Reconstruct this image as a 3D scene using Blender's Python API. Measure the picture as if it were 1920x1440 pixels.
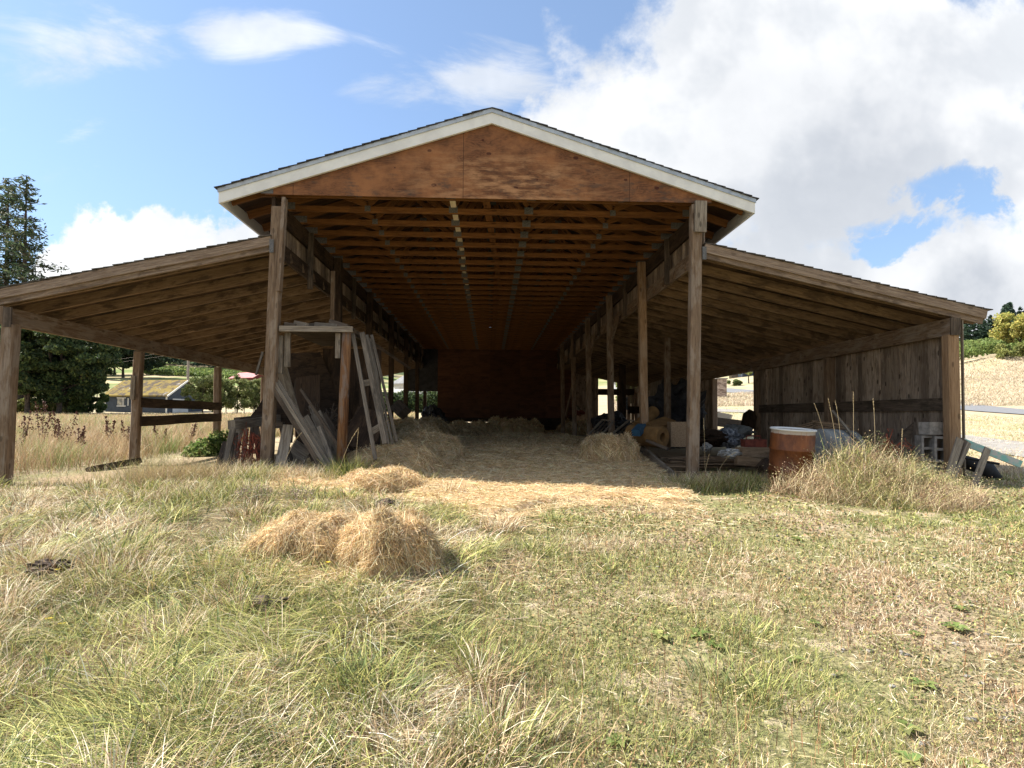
import bpy, bmesh, math, random
import numpy as np
from mathutils import Vector, Matrix
R = math.radians
random.seed(7); rng = np.random.default_rng(11)
scene = bpy.context.scene
for o in list(bpy.data.objects): bpy.data.objects.remove(o)
COL = scene.collection

# ---------------------------------------------------------------- camera
FPX, CX, CY = 1126.0, 960.0, 751.0
CAM = Vector((0, 0, .91)); YAW, PIT, ROL = .037, .0313, R(.35)
cam = bpy.data.cameras.new('camera'); cam.sensor_width = 36; cam.lens = FPX/1920*36
cam.shift_y = 31/1920; cam.clip_start = .05; cam.clip_end = 5000
camo = bpy.data.objects.new('camera', cam); COL.objects.link(camo)
CM = Matrix.Rotation(-YAW, 3, 'Z') @ Matrix.Rotation(math.pi/2+PIT, 3, 'X') @ Matrix.Rotation(ROL, 3, 'Z')
camo.matrix_world = Matrix.Translation(CAM) @ CM.to_4x4()
scene.camera = camo
def at(px, py, Y):
    d = CM @ Vector(((px-CX)/FPX, -(py-CY)/FPX, -1)); return CAM + d*(Y/d.y)
def pix(p):
    c = CM.transposed() @ (Vector(p)-CAM); return CX-FPX*c.x/c.z, CY+FPX*c.y/c.z

# ---------------------------------------------------------------- sun, sky, exposure
SUN = Vector((-.98, .17, 1)).normalized()
elev = math.asin(SUN.z); azim = math.atan2(SUN.x, SUN.y)
sl = bpy.data.lights.new('sun', 'SUN'); sl.energy = 5.0; sl.angle = R(.53); sl.color = (1, .95, .87)
so = bpy.data.objects.new('sun', sl); COL.objects.link(so); so.rotation_euler = SUN.to_track_quat('Z', 'Y').to_euler()
scene.view_settings.view_transform = 'Standard'; scene.view_settings.look = 'None'
scene.view_settings.gamma = 1; scene.view_settings.use_curve_mapping = False
scene.view_settings.exposure = 1.32
scene.cycles.max_bounces = 6; scene.cycles.diffuse_bounces = 3; scene.cycles.transparent_max_bounces = 8
scene.cycles.use_denoising = True

class NT:
    """small helper to write shader maths"""
    def __init__(s, tree): s.t = tree; s.n = tree.nodes; s.l = tree.links
    def new(s, typ, **kw):
        n = s.n.new(typ)
        for k, v in kw.items(): setattr(n, k, v)
        return n
    def put(s, sock, v):
        if isinstance(v, bpy.types.NodeSocket): s.l.new(v, sock)
        elif isinstance(v, (tuple, list)) and len(v) == 3 and sock.type == 'RGBA': sock.default_value = (*v, 1)
        else: sock.default_value = v
    def m(s, op, a, b=None, c=None, clamp=False):
        n = s.new('ShaderNodeMath', operation=op, use_clamp=clamp); s.put(n.inputs[0], a)
        if b is not None: s.put(n.inputs[1], b)
        if c is not None: s.put(n.inputs[2], c)
        return n.outputs[0]
    def mix(s, f, a, b, blend='MIX'):
        n = s.new('ShaderNodeMix', data_type='RGBA', blend_type=blend); s.put(n.inputs['Factor'], f)
        s.put(n.inputs[6], a); s.put(n.inputs[7], b); return n.outputs[2]
    def rng(s, v, a, b, c=0., d=1., smooth=True):
        n = s.new('ShaderNodeMapRange', interpolation_type='SMOOTHSTEP' if smooth else 'LINEAR', clamp=True)
        for i, x in enumerate((v, a, b, c, d)): s.put(n.inputs[i], x)
        return n.outputs[0]
    def noise(s, vec, scale, detail=5, rough=.55, dist=0., dim='3D'):
        n = s.new('ShaderNodeTexNoise', noise_dimensions=dim)
        s.put(n.inputs['Vector'], vec); n.inputs['Scale'].default_value = scale; n.inputs['Detail'].default_value = detail
        n.inputs['Roughness'].default_value = rough; n.inputs['Distortion'].default_value = dist; return n.outputs['Fac']
    def comb(s, x, y, z=0.):
        n = s.new('ShaderNodeCombineXYZ')
        for i, v in enumerate((x, y, z)): s.put(n.inputs[i], v)
        return n.outputs[0]
    def mapping(s, vec, scale=(1, 1, 1), loc=(0, 0, 0), rot=(0, 0, 0)):
        n = s.new('ShaderNodeMapping'); s.put(n.inputs[0], vec)
        n.inputs['Scale'].default_value = scale; n.inputs['Location'].default_value = loc; n.inputs['Rotation'].default_value = rot
        return n.outputs[0]
    def ramp(s, v, stops):
        n = s.new('ShaderNodeValToRGB'); s.put(n.inputs[0], v); cr = n.color_ramp
        while len(cr.elements) < len(stops): cr.elements.new(.5)
        for e, (p, c) in zip(cr.elements, stops): e.position = p; e.color = (*c, 1)
        return n.outputs[0]

world = bpy.data.worlds.new('World'); scene.world = world; world.use_nodes = True
w = NT(world.node_tree); w.n.clear()
sky = w.new('ShaderNodeTexSky', sky_type='NISHITA'); sky.sun_disc = False; sky.sun_elevation = elev; sky.sun_rotation = azim
sky.air_density = 1.0; sky.dust_density = .6; sky.ozone_density = 1.6
tc = w.new('ShaderNodeTexCoord'); D = tc.outputs['Generated']
sx = w.new('ShaderNodeSeparateXYZ'); w.put(sx.inputs[0], D); X, Y, Z = sx.outputs
Yc = w.m('MAXIMUM', w.m('ABSOLUTE', Y), .12)
U = w.m('DIVIDE', X, Yc); V = w.m('DIVIDE', Z, Yc)
P = w.comb(U, V, w.m('MULTIPLY', w.m('SIGN', Y), 3.))
n1 = w.noise(P, 2.4, 9, .6, .25); n2 = w.noise(w.mapping(P, loc=(5, 2, 1)), 7., 8, .62, .1)
big = w.noise(w.mapping(P, loc=(2, 9, 4)), 1.1, 6, .5)
def blob(u, v, a, b, k=1.):
    e = w.m('ADD', w.m('POWER', w.m('DIVIDE', w.m('ABSOLUTE', w.m('SUBTRACT', U, u)), a), 2.), w.m('POWER', w.m('DIVIDE', w.m('ABSOLUTE', w.m('SUBTRACT', V, v)), b), 2.))
    return w.m('MULTIPLY', w.m('SUBTRACT', 1., e), k)
def mx(*a):
    r = a[0]
    for b in a[1:]: r = w.m('MAXIMUM', r, b)
    return r
pos = mx(blob(-.58, .12, .20, .27), blob(-.42, .12, .24, .25), blob(.66, .55, .52, .36), blob(.33, .46, .28, .2), blob(.75, .1, .5, .27),
         blob(.35, .12, .2, .14), blob(1.6, .5, .5, .5))
pos = w.m('MAXIMUM', pos, mx(blob(.62, .15, .42, .22, 1.1), blob(.9, .2, .4, .2, 1.1)))
pos = w.m('MINIMUM', w.m('MAXIMUM', pos, -1.6), .95)
wv = w.noise(w.mapping(P, loc=(8, 1, 2)), 3.6, 7, .6, .6)
U0, V0 = U, V
U = w.m('ADD', U, w.m('MULTIPLY', w.m('SUBTRACT', n2, .5), .30)); V = w.m('ADD', V, w.m('MULTIPLY', w.m('SUBTRACT', wv, .5), .34))
neg = w.m('MAXIMUM', mx(blob(.79, .41, .13, .085, .95), blob(.69, .32, .10, .055, .7)), 0.)
U, V = U0, V0
n3 = w.noise(w.mapping(P, loc=(1, 7, 3)), 19., 6, .6, .1)
fl = w.m('ADD', w.m('MULTIPLY', w.m('SUBTRACT', n1, .5), 3.4), w.m('ADD', w.m('MULTIPLY', w.m('SUBTRACT', n2, .5), 1.9), w.m('MULTIPLY', w.m('SUBTRACT', n3, .5), .45)))
dens = w.m('ADD', w.m('SUBTRACT', pos, w.m('MULTIPLY', neg, w.rng(wv, .36, .62, .15, 2.0))), fl)
dens_back = w.m('MULTIPLY', w.m('SUBTRACT', big, .47), 6.)
front = w.rng(Y, -.05, .25)
dens = w.m('ADD', w.m('MULTIPLY', dens, front), w.m('MULTIPLY', dens_back, w.m('SUBTRACT', 1., front)))
mask = w.rng(dens, w.rng(U, -.15, .2, -.04, -.25), w.rng(U, -.15, .2, .22, .5))
# thin wisps
rotP = w.mapping(P, scale=(1.6, 5.2, 1), rot=(0, 0, R(28)))
wn = w.noise(rotP, 1.7, 8, .62, .5)
wreg = w.m('MAXIMUM', mx(blob(-.68, .60, .24, .10, .34), blob(-.40, .635, .16, .07, .42), blob(-.17, .545, .12, .06, .30), blob(.0, .58, .14, .1, .36), blob(-.36, .2, .01, .01, 0.)), 0.)
wisp = w.m('MULTIPLY', w.rng(w.m('ADD', wn, w.m('MULTIPLY', wreg, .62)), .58, .86), .75)
wisp = w.m('MULTIPLY', wisp, w.rng(V, .3, .5))
mask = w.m('MAXIMUM', mask, wisp)
shade = w.rng(w.m('ADD', w.m('MULTIPLY', n1, .6), w.m('MULTIPLY', big, .7)), .52, .86)
greyreg = w.m('MAXIMUM', mx(blob(.85, .21, .12, .1, 1.1), blob(.55, .42, .3, .2, .45)), 0.)
shade = w.m('ADD', w.m('MULTIPLY', shade, .45), w.m('MULTIPLY', greyreg, w.m('MULTIPLY', n2, 1.1)), clamp=True)
ccol = w.mix(shade, (5.2, 5.3, 5.4), (2.9, 3.1, 3.45))
hazeb = w.rng(Z, .0, .45, .35, 0.)
skyc = w.mix(hazeb, w.mix(1., sky.outputs[0], (.92, 1.02, 1.1), 'MULTIPLY'), (2.1, 2.9, 4.0))
rA = w.noise(P, 3.4, 5, .55); rB = w.noise(w.mapping(P, loc=(.045, -.06, 0)), 3.4, 5, .55)
rel = w.m('MULTIPLY', w.m('SUBTRACT', rB, rA), 3.2)
ccol = w.mix(w.rng(rel, -.35, .35, 0., 1.), w.mix(1., ccol, (.86, .875, .9), 'MULTIPLY'), w.mix(1., ccol, (1.08, 1.07, 1.06), 'MULTIPLY'))
bg = w.new('ShaderNodeBackground'); bg.inputs[1].default_value = .082
skyc = w.mix(.22, skyc, (2.9, 3.7, 4.9))
w.put(bg.inputs[0], w.mix(mask, skyc, ccol))
wo = w.new('ShaderNodeOutputWorld'); w.l.new(bg.outputs[0], wo.inputs[0])

# ---------------------------------------------------------------- materials
def mat(name, rough=.85, spec=.3):
    m = bpy.data.materials.new(name); m.use_nodes = True; t = NT(m.node_tree)
    b = t.n['Principled BSDF']; b.inputs['Roughness'].default_value = rough; b.inputs['Specular IOR Level'].default_value = spec
    return m, t, b
def bump(t, b, h, s=.4, d=.01):
    n = t.new('ShaderNodeBump'); n.inputs['Strength'].default_value = s; n.inputs['Distance'].default_value = d
    t.put(n.inputs['Height'], h); t.l.new(n.outputs[0], b.inputs['Normal'])
def wood(name, light, dark, stain=None, stain_amt=.0, knots=.0, var=.35, gs=1., bp=.5, rough=.85):
    """weathered timber; UV.x runs along the grain in metres, col.r is a per-board random"""
    m, t, b = mat(name, rough, .2)
    uv = t.new('ShaderNodeUVMap').outputs[0]
    at_ = t.new('ShaderNodeAttribute', attribute_name='col'); cs = t.new('ShaderNodeSeparateColor'); t.l.new(at_.outputs['Color'], cs.inputs[0]); rn = cs.outputs[0]
    s = t.mapping(uv, scale=(.9*gs, 16*gs, 1))
    g1 = t.noise(s, 2.2, 8, .65, 1.6); g2 = t.noise(t.mapping(uv, scale=(3, 130*gs, 1)), 1.6, 4, .7)
    g = t.rng(t.m('ADD', t.m('MULTIPLY', g1, .75), t.m('MULTIPLY', g2, .45)), .42, .78)
    c = t.mix(g, dark, light)
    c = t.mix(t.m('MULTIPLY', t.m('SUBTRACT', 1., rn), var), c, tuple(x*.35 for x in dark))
    if stain:
        sn = t.noise(t.mapping(uv, scale=(1.1, 3.2, 1)), 1.7, 7, .68, .4)
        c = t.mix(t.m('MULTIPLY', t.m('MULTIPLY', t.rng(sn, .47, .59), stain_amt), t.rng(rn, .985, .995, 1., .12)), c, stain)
    if knots:
        v = t.new('ShaderNodeTexVoronoi', voronoi_dimensions='2D'); t.put(v.inputs['Vector'], t.mapping(uv, scale=(1.1, 2.6, 1))); v.inputs['Scale'].default_value = 1.5
        t.put(v.inputs['Randomness'], 1.)
        k = t.rng(v.outputs['Distance'], .055, .085, 1., 0.); c = t.mix(t.m('MULTIPLY', k, knots), c, tuple(x*.22 for x in dark))
    t.l.new(c, b.inputs['Base Color']); bump(t, b, g, bp, .006); return m
M = {}
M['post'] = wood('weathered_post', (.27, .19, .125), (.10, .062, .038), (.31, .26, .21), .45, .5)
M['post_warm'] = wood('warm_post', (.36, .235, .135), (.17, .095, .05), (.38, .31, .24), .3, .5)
M['dark'] = wood('shaded_old_timber', (.10, .064, .04), (.035, .021, .013), (.014, .01, .008), .6, .5)  # old timber, its tone also lowered to paint in the indoor shade
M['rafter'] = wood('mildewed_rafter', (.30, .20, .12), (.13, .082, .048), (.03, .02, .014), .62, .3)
M['deck'] = wood('mildewed_deck', (.15, .09, .05), (.065, .038, .021), (.012, .009, .006), .75, .0, gs=.6)
M['truss'] = wood('orange_fir', (.27, .122, .04), (.13, .052, .017), (.05, .026, .014), .35, .6, bp=.15)
M['truss_deck'] = wood('roof_sheathing', (.09, .048, .024), (.04, .02, .01), (.02, .012, .008), .5, .3, gs=.5)  # deck, truss and sheathing tones lowered too, indoor shade put into the colour
M['rake'] = wood('greyed_rake_board', (.34, .26, .19), (.13, .085, .058), (.07, .048, .035), .6, .4)
M['grey'] = wood('silvered_board', (.33, .28, .22), (.12, .095, .072), (.05, .042, .035), .45, .5)
M['slat'] = wood('grey_brown_slat', (.24, .205, .165), (.09, .073, .057), (.04, .034, .028), .5, .4)
M['greydark'] = wood('brown_grey_board', (.16, .12, .088), (.06, .045, .033), (.025, .019, .014), .5, .5)
M['wall'] = wood('wall_plank', (.58, .465, .36), (.22, .16, .115), (.08, .055, .04), .5, .9, var=.8)
M['pale'] = wood('pale_pine', (.88, .78, .60), (.74, .62, .44), None, 0, .2, bp=.1)
M['partition'] = wood('partition_sheet', (.15, .066, .036), (.09, .04, .022), (.02, .01, .007), .4, .2, gs=.4, var=.5)
M['cut'] = wood('chipped_wood', (.32, .225, .14), (.14, .09, .052), (.06, .04, .026), .5, .3)
M['log'] = wood('orange_round_post', (.29, .145, .06), (.08, .036, .02), (.20, .165, .14), .6, .6, gs=.7)

def plain(name, col, var=.25, scale=8, rough=.8, metal=0., bp=.1, col2=None, spec=.3, det=5):
    m, t, b = mat(name, rough, spec); b.inputs['Metallic'].default_value = metal
    o = t.new('ShaderNodeTexCoord').outputs['Object']
    n = t.noise(o, scale, det, .6, .3); col2 = col2 or tuple(x*(1-var) for x in col)
    t.l.new(t.mix(t.rng(n, .35, .65), col2, col), b.inputs['Base Color']); bump(t, b, n, bp, .01); return m
M['white'] = plain('white_paint', (.72, .72, .69), col2=(.62, .62, .60), scale=3, rough=.55)
M['drip'] = plain('drip_edge_metal', (.42, .46, .50), scale=5, rough=.4, metal=.3)
M['shingle'] = plain('asphalt_shingle', (.07, .07, .075), col2=(.03, .03, .033), scale=30, rough=.95)
M['shingle_old'] = plain('old_roof_shingle', (.11, .095, .08), col2=(.045, .038, .03), scale=20, rough=.95)
M['zinc'] = plain('galvanised_plate', (.15, .145, .14), col2=(.09, .088, .085), scale=60, rough=.6, metal=.3)
M['concrete'] = plain('concrete_block', (.33, .30, .27), col2=(.21, .19, .17), scale=14, rough=.95, bp=.4)
M['black'] = plain('black_rubber', (.02, .02, .022), scale=10, rough=.6)
M['tarp'] = plain('dark_tarp', (.03, .03, .035), col2=(.012, .012, .014), scale=5, rough=.6, bp=.5)
M['soil'] = plain('dark_soil', (.10, .072, .055), col2=(.03, .022, .017), scale=25, rough=1, bp=1.)
M['foam'] = plain('ochre_foam', (.19, .105, .038), col2=(.13, .07, .024), scale=6, rough=.9)
M['chip'] = plain('chipboard', (.30, .21, .13), col2=(.18, .12, .07), scale=90, rough=.9, det=2)
M['blue'] = plain('blue_plastic', (.03, .085, .14), scale=5, rough=.5)
M['barrelblue'] = plain('faded_grey_blue_plastic', (.25, .265, .265), col2=(.15, .16, .165), scale=4, rough=.6)
M['red'] = plain('faded_red', (.20, .05, .03), col2=(.10, .028, .02), scale=12, rough=.8)
M['net'] = plain('orange_red_twine', (.36, .09, .045), col2=(.20, .05, .03), scale=12, rough=.8)
M['teal'] = plain('flaking_turquoise_paint', (.20, .42, .36), col2=(.44, .42, .38), scale=14, rough=.8, bp=.3)
M['foil'] = plain('crumpled_sheet', (.34, .37, .42), col2=(.05, .06, .08), scale=18, rough=.45, bp=.6)
M['plastic'] = plain('cloudy_plastic', (.36, .36, .35), scale=10, rough=.35)
M['siding'] = plain('blue_black_siding', (.055, .07, .095), scale=3, rough=.8)
M['glass'] = plain('window_pane', (.45, .42, .33), col2=(.12, .13, .14), scale=2.2, rough=.15, spec=.6)
M['redroof'] = plain('pink_metal_roof', (.50, .20, .19), scale=1, rough=.6)
M['redwall'] = plain('dark_red_wall', (.20, .04, .035), scale=1, rough=.8)
M['housewall'] = plain('pale_house_wall', (.55, .56, .56), scale=1)
M['greyroof'] = plain('grey_roof', (.20, .20, .20), scale=3)
M['bark'] = plain('tree_bark', (.09, .07, .055), col2=(.04, .03, .025), scale=6, rough=1, bp=.6)
M['pole'] = plain('pole_wood', (.30, .26, .22), scale=4)
M['asphalt'] = plain('asphalt', (.20, .20, .205), col2=(.16, .16, .165), scale=6, rough=.95)
M['gravel'] = plain('pale_gravel', (.30, .28, .25), col2=(.22, .20, .18), scale=4, rough=1, bp=.3, det=10)
M['leafg'] = plain('green_stem', (.14, .20, .05), scale=20)
M['stalk'] = plain('seed_stalk', (.42, .33, .19), scale=20)
M['yellow'] = plain('dandelion_yellow', (.75, .55, .03), scale=30)

# moss roof of the shed
m, t, b = mat('mossy_roof', 1.); o = t.new('ShaderNodeTexCoord').outputs['Object']
n = t.noise(o, 1.1, 8, .65); n2_ = t.noise(t.mapping(o, loc=(3, 3, 3)), .8, 8, .7)
c = t.mix(t.rng(n, .42, .56), (.075, .058, .042), (.20, .145, .035)); c = t.mix(t.rng(n2_, .60, .66), c, (.30, .28, .26))
t.l.new(c, b.inputs['Base Color']); M['moss'] = m
# stone pillar
m, t, b = mat('stacked_stone', 1.); o = t.new('ShaderNodeTexCoord').outputs['Object']
v = t.new('ShaderNodeTexVoronoi'); t.put(v.inputs['Vector'], t.mapping(o, scale=(2.2, 2.2, 7))); v.inputs['Scale'].default_value = 1.3
c = t.mix(t.new('ShaderNodeSeparateColor').outputs[0], (.4, .3, .25), (.4, .3, .25))
sc_ = t.new('ShaderNodeSeparateColor'); t.l.new(v.outputs['Color'], sc_.inputs[0])
t.l.new(t.mix(sc_.outputs[0], (.16, .11, .09), (.50, .40, .33)), b.inputs['Base Color']); M['stone'] = m
# rust drum: rust body, worn band pattern in height
m, t, b = mat('rusty_drum', .55, .4); o = t.new('ShaderNodeTexCoord').outputs['Object']
sz = t.new('ShaderNodeSeparateXYZ'); t.put(sz.inputs[0], o)
n = t.noise(t.mapping(o, scale=(1, 1, .6)), 5, 8, .65)
c = t.mix(t.rng(n, .35, .7), (.09, .026, .008), (.24, .078, .018))
pale = t.rng(t.m('ADD', sz.outputs[2], t.m('MULTIPLY', n, .05)), .828, .842)
c = t.mix(pale, c, (.42, .36, .30)); strk = t.noise(t.mapping(o, scale=(9, 9, .8)), 2, 4, .6)
c = t.mix(t.m('MULTIPLY', t.rng(strk, .55, .75), t.rng(sz.outputs[2], .5, .9)), c, (.33, .13, .05))
t.l.new(c, b.inputs['Base Color']); bump(t, b, n, .3, .01); M['rust'] = m
# gable plywood: swirly grain, small knots
m, t, b = mat('gable_plywood', .75, .25); uv = t.new('ShaderNodeUVMap').outputs[0]
nz = t.noise(t.mapping(uv, scale=(.8, 3.5, 1)), 1.6, 5, .6, 1.4)
g = t.m('SINE', t.m('MULTIPLY', nz, 60.)); g = t.m('ADD', t.m('MULTIPLY', g, .5), .5)
c = t.mix(t.m('MULTIPLY', g, .8), (.165, .068, .028), (.072, .029, .013))
bl = t.noise(uv, 1.3, 6, .65); c = t.mix(t.rng(bl, .42, .65), c, (.27, .115, .045))
st = t.noise(t.mapping(uv, scale=(1, 2.4, 1), loc=(4, 7, 0)), 2.2, 8, .7)
su = t.new('ShaderNodeSeparateXYZ'); t.put(su.inputs[0], uv)
c = t.mix(t.m('MULTIPLY', t.rng(st, .50, .64), t.rng(su.outputs[1], .0, .75, .85, .1)), c, (.07, .045, .032))
v = t.new('ShaderNodeTexVoronoi', voronoi_dimensions='2D'); t.put(v.inputs['Vector'], t.mapping(uv, scale=(1.1, 1.7, 1))); v.inputs['Scale'].default_value = 2.2; v.inputs['Randomness'].default_value = 1.
hs = t.new('ShaderNodeSeparateColor'); t.l.new(v.outputs['Color'], hs.inputs[0]); kr = t.rng(hs.outputs[0], .35, 1., 0., .085); c = t.mix(t.m('MULTIPLY', t.m('GREATER_THAN', kr, t.m('MULTIPLY', v.outputs['Distance'], .9)), .9), c, (.05, .012, .006))
br = t.m('MULTIPLY', t.rng(t.m('ABSOLUTE', t.m('SUBTRACT', su.outputs[0], .2)), .2, 2.2, 1, 0), t.rng(su.outputs[1], .35, .9, 1., 0.)); bn = t.noise(t.mapping(uv, scale=(1, 4, 1), loc=(2, 5, 0)), 2.5, 7, .7); c = t.mix(t.m('MULTIPLY', br, t.rng(bn, .42, .66)), c, (.38, .20, .095))
ax = t.m('ABSOLUTE', t.m('SUBTRACT', t.m('MODULO', t.m('ADD', su.outputs[0], 21.15), 2.44), 1.22))
c = t.mix(t.rng(ax, .003, .007, .8, 0.), c, (.05, .02, .01))
t.l.new(c, b.inputs['Base Color']); bump(t, b, g, .15, .004); M['gable'] = m

def vcol(name, rough=.8, trans=.35, spec=.2):
    """blades and leaves: colour from the per-blade attribute, some light passes through"""
    m, t, b = mat(name, rough, spec)
    a = t.new('ShaderNodeAttribute', attribute_name='col').outputs['Color']
    t.l.new(a, b.inputs['Base Color'])
    if trans:
        tr = t.new('ShaderNodeBsdfTranslucent'); t.l.new(a, tr.inputs[0]); mxn = t.new('ShaderNodeMixShader'); mxn.inputs[0].default_value = trans
        t.l.new(b.outputs[0], mxn.inputs[1]); t.l.new(tr.outputs[0], mxn.inputs[2]); t.l.new(mxn.outputs[0], t.n['Material Output'].inputs[0])
    return m
M['blade'] = vcol('grass_blade', .7, .2, .2); M['straw'] = vcol('hay_strand', .7, .3); M['leaf'] = vcol('leaf', .6, .4)

# ---------------------------------------------------------------- numpy noise and terrain
def vnoise(x, y, s, seed=0):
    x = np.asarray(x, float)*s; y = np.asarray(y, float)*s; xi = np.floor(x).astype(np.int64); yi = np.floor(y).astype(np.int64)
    fx = x-xi; fy = y-yi; fx = fx*fx*(3-2*fx); fy = fy*fy*(3-2*fy)
    def h(a, b):
        n = (a*374761393 + b*668265263 + seed*974711) & 0x7fffffff
        n = ((n ^ (n >> 13))*1274126177) & 0x7fffffff
        return ((n ^ (n >> 16)) & 0xffff)/65535.
    return (h(xi, yi)*(1-fx)+h(xi+1, yi)*fx)*(1-fy)+(h(xi, yi+1)*(1-fx)+h(xi+1, yi+1)*fx)*fy
def fbm(x, y, s, seed=0, o=3):
    return sum(vnoise(x, y, s*2**i, seed+i)*.5**i for i in range(o))/sum(.5**i for i in range(o))
CT = [(0,0,-.62),(0,2.2,-.5),(0,4,-.28),(0,6,-.1),(0,7.6,-.02),(-3,3,-.36),(-4,5,-.12),(-5,7,-.03),(-3.1,7.4,.06),(-8,5,-.1),(3,3,-.42),(5,5,-.2),(4,7,-.06),(8,6,-.1),
      (-6.83,8.7,-.06),(-3.2,8.7,.06),(3,8.7,-.03),(6.9,8.7,.08),(0,9.6,.06),(0,12,.24),(0,18,.30),(0,28,.32),(-5,12,-.02),(-6.9,12.1,-.03),(-7,18,.12),(-9,14,.0),
      (3,12,.22),(5,10,.0),(5,14,.1),(7,15,.12),(5,26,.25),(-6,30,.4),(9,9,.05),(10,13,.1),(-14,9,0),(-20,20,.4),(-4,-3,-.6),(4,-3,-.6),(0,-8,-.6),(15,5,.1),(-15,4,0)]
for px, py, Yd in [(-900,778,50),(-400,776,60),(20,776,60),(100,776,60),(200,777,62),(300,779,72),(430,777,60),(600,776,60),(-400,735,150),(60,730,150),(195,708,200),(300,714,200),
                   (400,690,300),(180,655,450),(420,660,450),(-400,640,450),(640,760,100),(755,762,80),(918,768,80),(918,738,300),(640,700,330),(918,690,600),(1180,748,70),(1180,700,200),
                   (1370,776,30),(1370,758,45),(1370,742,70),(1370,725,90),(1370,712,115),(1370,690,180),(1550,725,80),(1860,790,26),(1860,779,33),(1860,766,40),(1860,712,56),(1860,668,76),(1860,652,110),(1860,640,220),(1860,640,500),
                   (1600,745,60),(1600,690,100),(2300,800,26),(2300,765,40),(2300,665,78),(2300,630,220),(3400,800,30),(3400,660,90),(918,690,1400),(180,640,1400),(1860,640,1400)]:
    p = at(px, py, Yd); CT.append((p.x, p.y, p.z))
for a in (110, 140, 170, -110, -140, -170):
    for r_, z_ in ((15, -.5), (60, 0), (400, 3), (1400, 5)): CT.append((r_*math.sin(R(a)), r_*math.cos(R(a)), z_))
CT = np.array(CT)
def tcoord(x, y):
    r = np.hypot(x, y); th = np.arctan2(x, y); return np.stack([th*1.6*np.minimum(1, r/3), np.log(r+2)*1.5], -1)
TC = tcoord(CT[:, 0], CT[:, 1]); K = np.linalg.norm(TC[:, None]-TC[None], axis=-1)
ZV = np.sign(CT[:, 2])*np.log1p(np.abs(CT[:, 2]))
n_ = len(CT); A_ = np.zeros((n_+3, n_+3)); A_[:n_, :n_] = K+np.eye(n_)*.002*-1; A_[:n_, n_] = 1; A_[:n_, n_+1:] = TC; A_[n_:, :n_] = A_[:n_, n_:].T
TW = np.linalg.solve(A_, np.concatenate([ZV, [0, 0, 0]]))
def gz(x, y, rough=True):
    x = np.asarray(x, float); y = np.asarray(y, float); sh = x.shape; x = x.ravel(); y = y.ravel(); out = np.empty(len(x))
    for i in range(0, len(x), 20000):
        c = tcoord(x[i:i+20000], y[i:i+20000]); k = np.linalg.norm(c[:, None]-TC[None], axis=-1)
        v_ = k@TW[:n_] + TW[n_] + c@TW[n_+1:]; out[i:i+20000] = np.sign(v_)*np.expm1(np.abs(v_))
    if rough:
        amp = np.where((x < 0) & (y < 8), 1., .4)
        out = out + (fbm(x, y, 1.1, 3)-.5)*.13*amp*np.clip(1.6-np.hypot(x, y)/16, 0, 1)
    return out.reshape(sh)
def g1(x, y): return float(gz(np.array([x]), np.array([y]))[0])

# ---------------------------------------------------------------- object helpers
def link(o, parent=None):
    COL.objects.link(o)
    if parent: o.parent = parent
    return o
def tag(o, label=None, cat=None, group=None, kind=None):
    if label: o['label'] = label
    if cat: o['category'] = cat
    if group: o['group'] = group
    if kind: o['kind'] = kind
    return o
def thing(name, label, cat, loc=(0, 0, 0), group=None):
    o = bpy.data.objects.new(name, None); o.empty_display_size = .2; o.location = loc; link(o); return tag(o, label, cat, group)
def rake(mb, sx, x0, x1, y0, y1, zt, k, h):
    """sloping fascia from x0 to x1 with plumb ends; top height zt at x0 falling by k per metre"""
    z1 = zt-(x1-x0)*k; f = [(sx*x0, y0, zt-h), (sx*x1, y0, z1-h), (sx*x1, y0, z1), (sx*x0, y0, zt)]; b_ = [(p[0], y1, p[2]) for p in f]; L_ = math.hypot(x1-x0, z1-zt); o_ = random.random()*20
    u = [(o_, 0), (o_+L_, 0), (o_+L_, h), (o_, h)]
    if sx < 0: mb.face(f[::-1], u[::-1], 1.); mb.face(b_, u, 1.)
    else: mb.face(f, u, 1.); mb.face(b_[::-1], u[::-1], 1.)
    for i in range(4): mb.face([f[i], b_[i], b_[(i+1) % 4], f[(i+1) % 4]], [u[i], (u[i][0], u[i][1]+.04), (u[(i+1) % 4][0], u[(i+1) % 4][1]+.04), u[(i+1) % 4]], 1.)
    return mb
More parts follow.
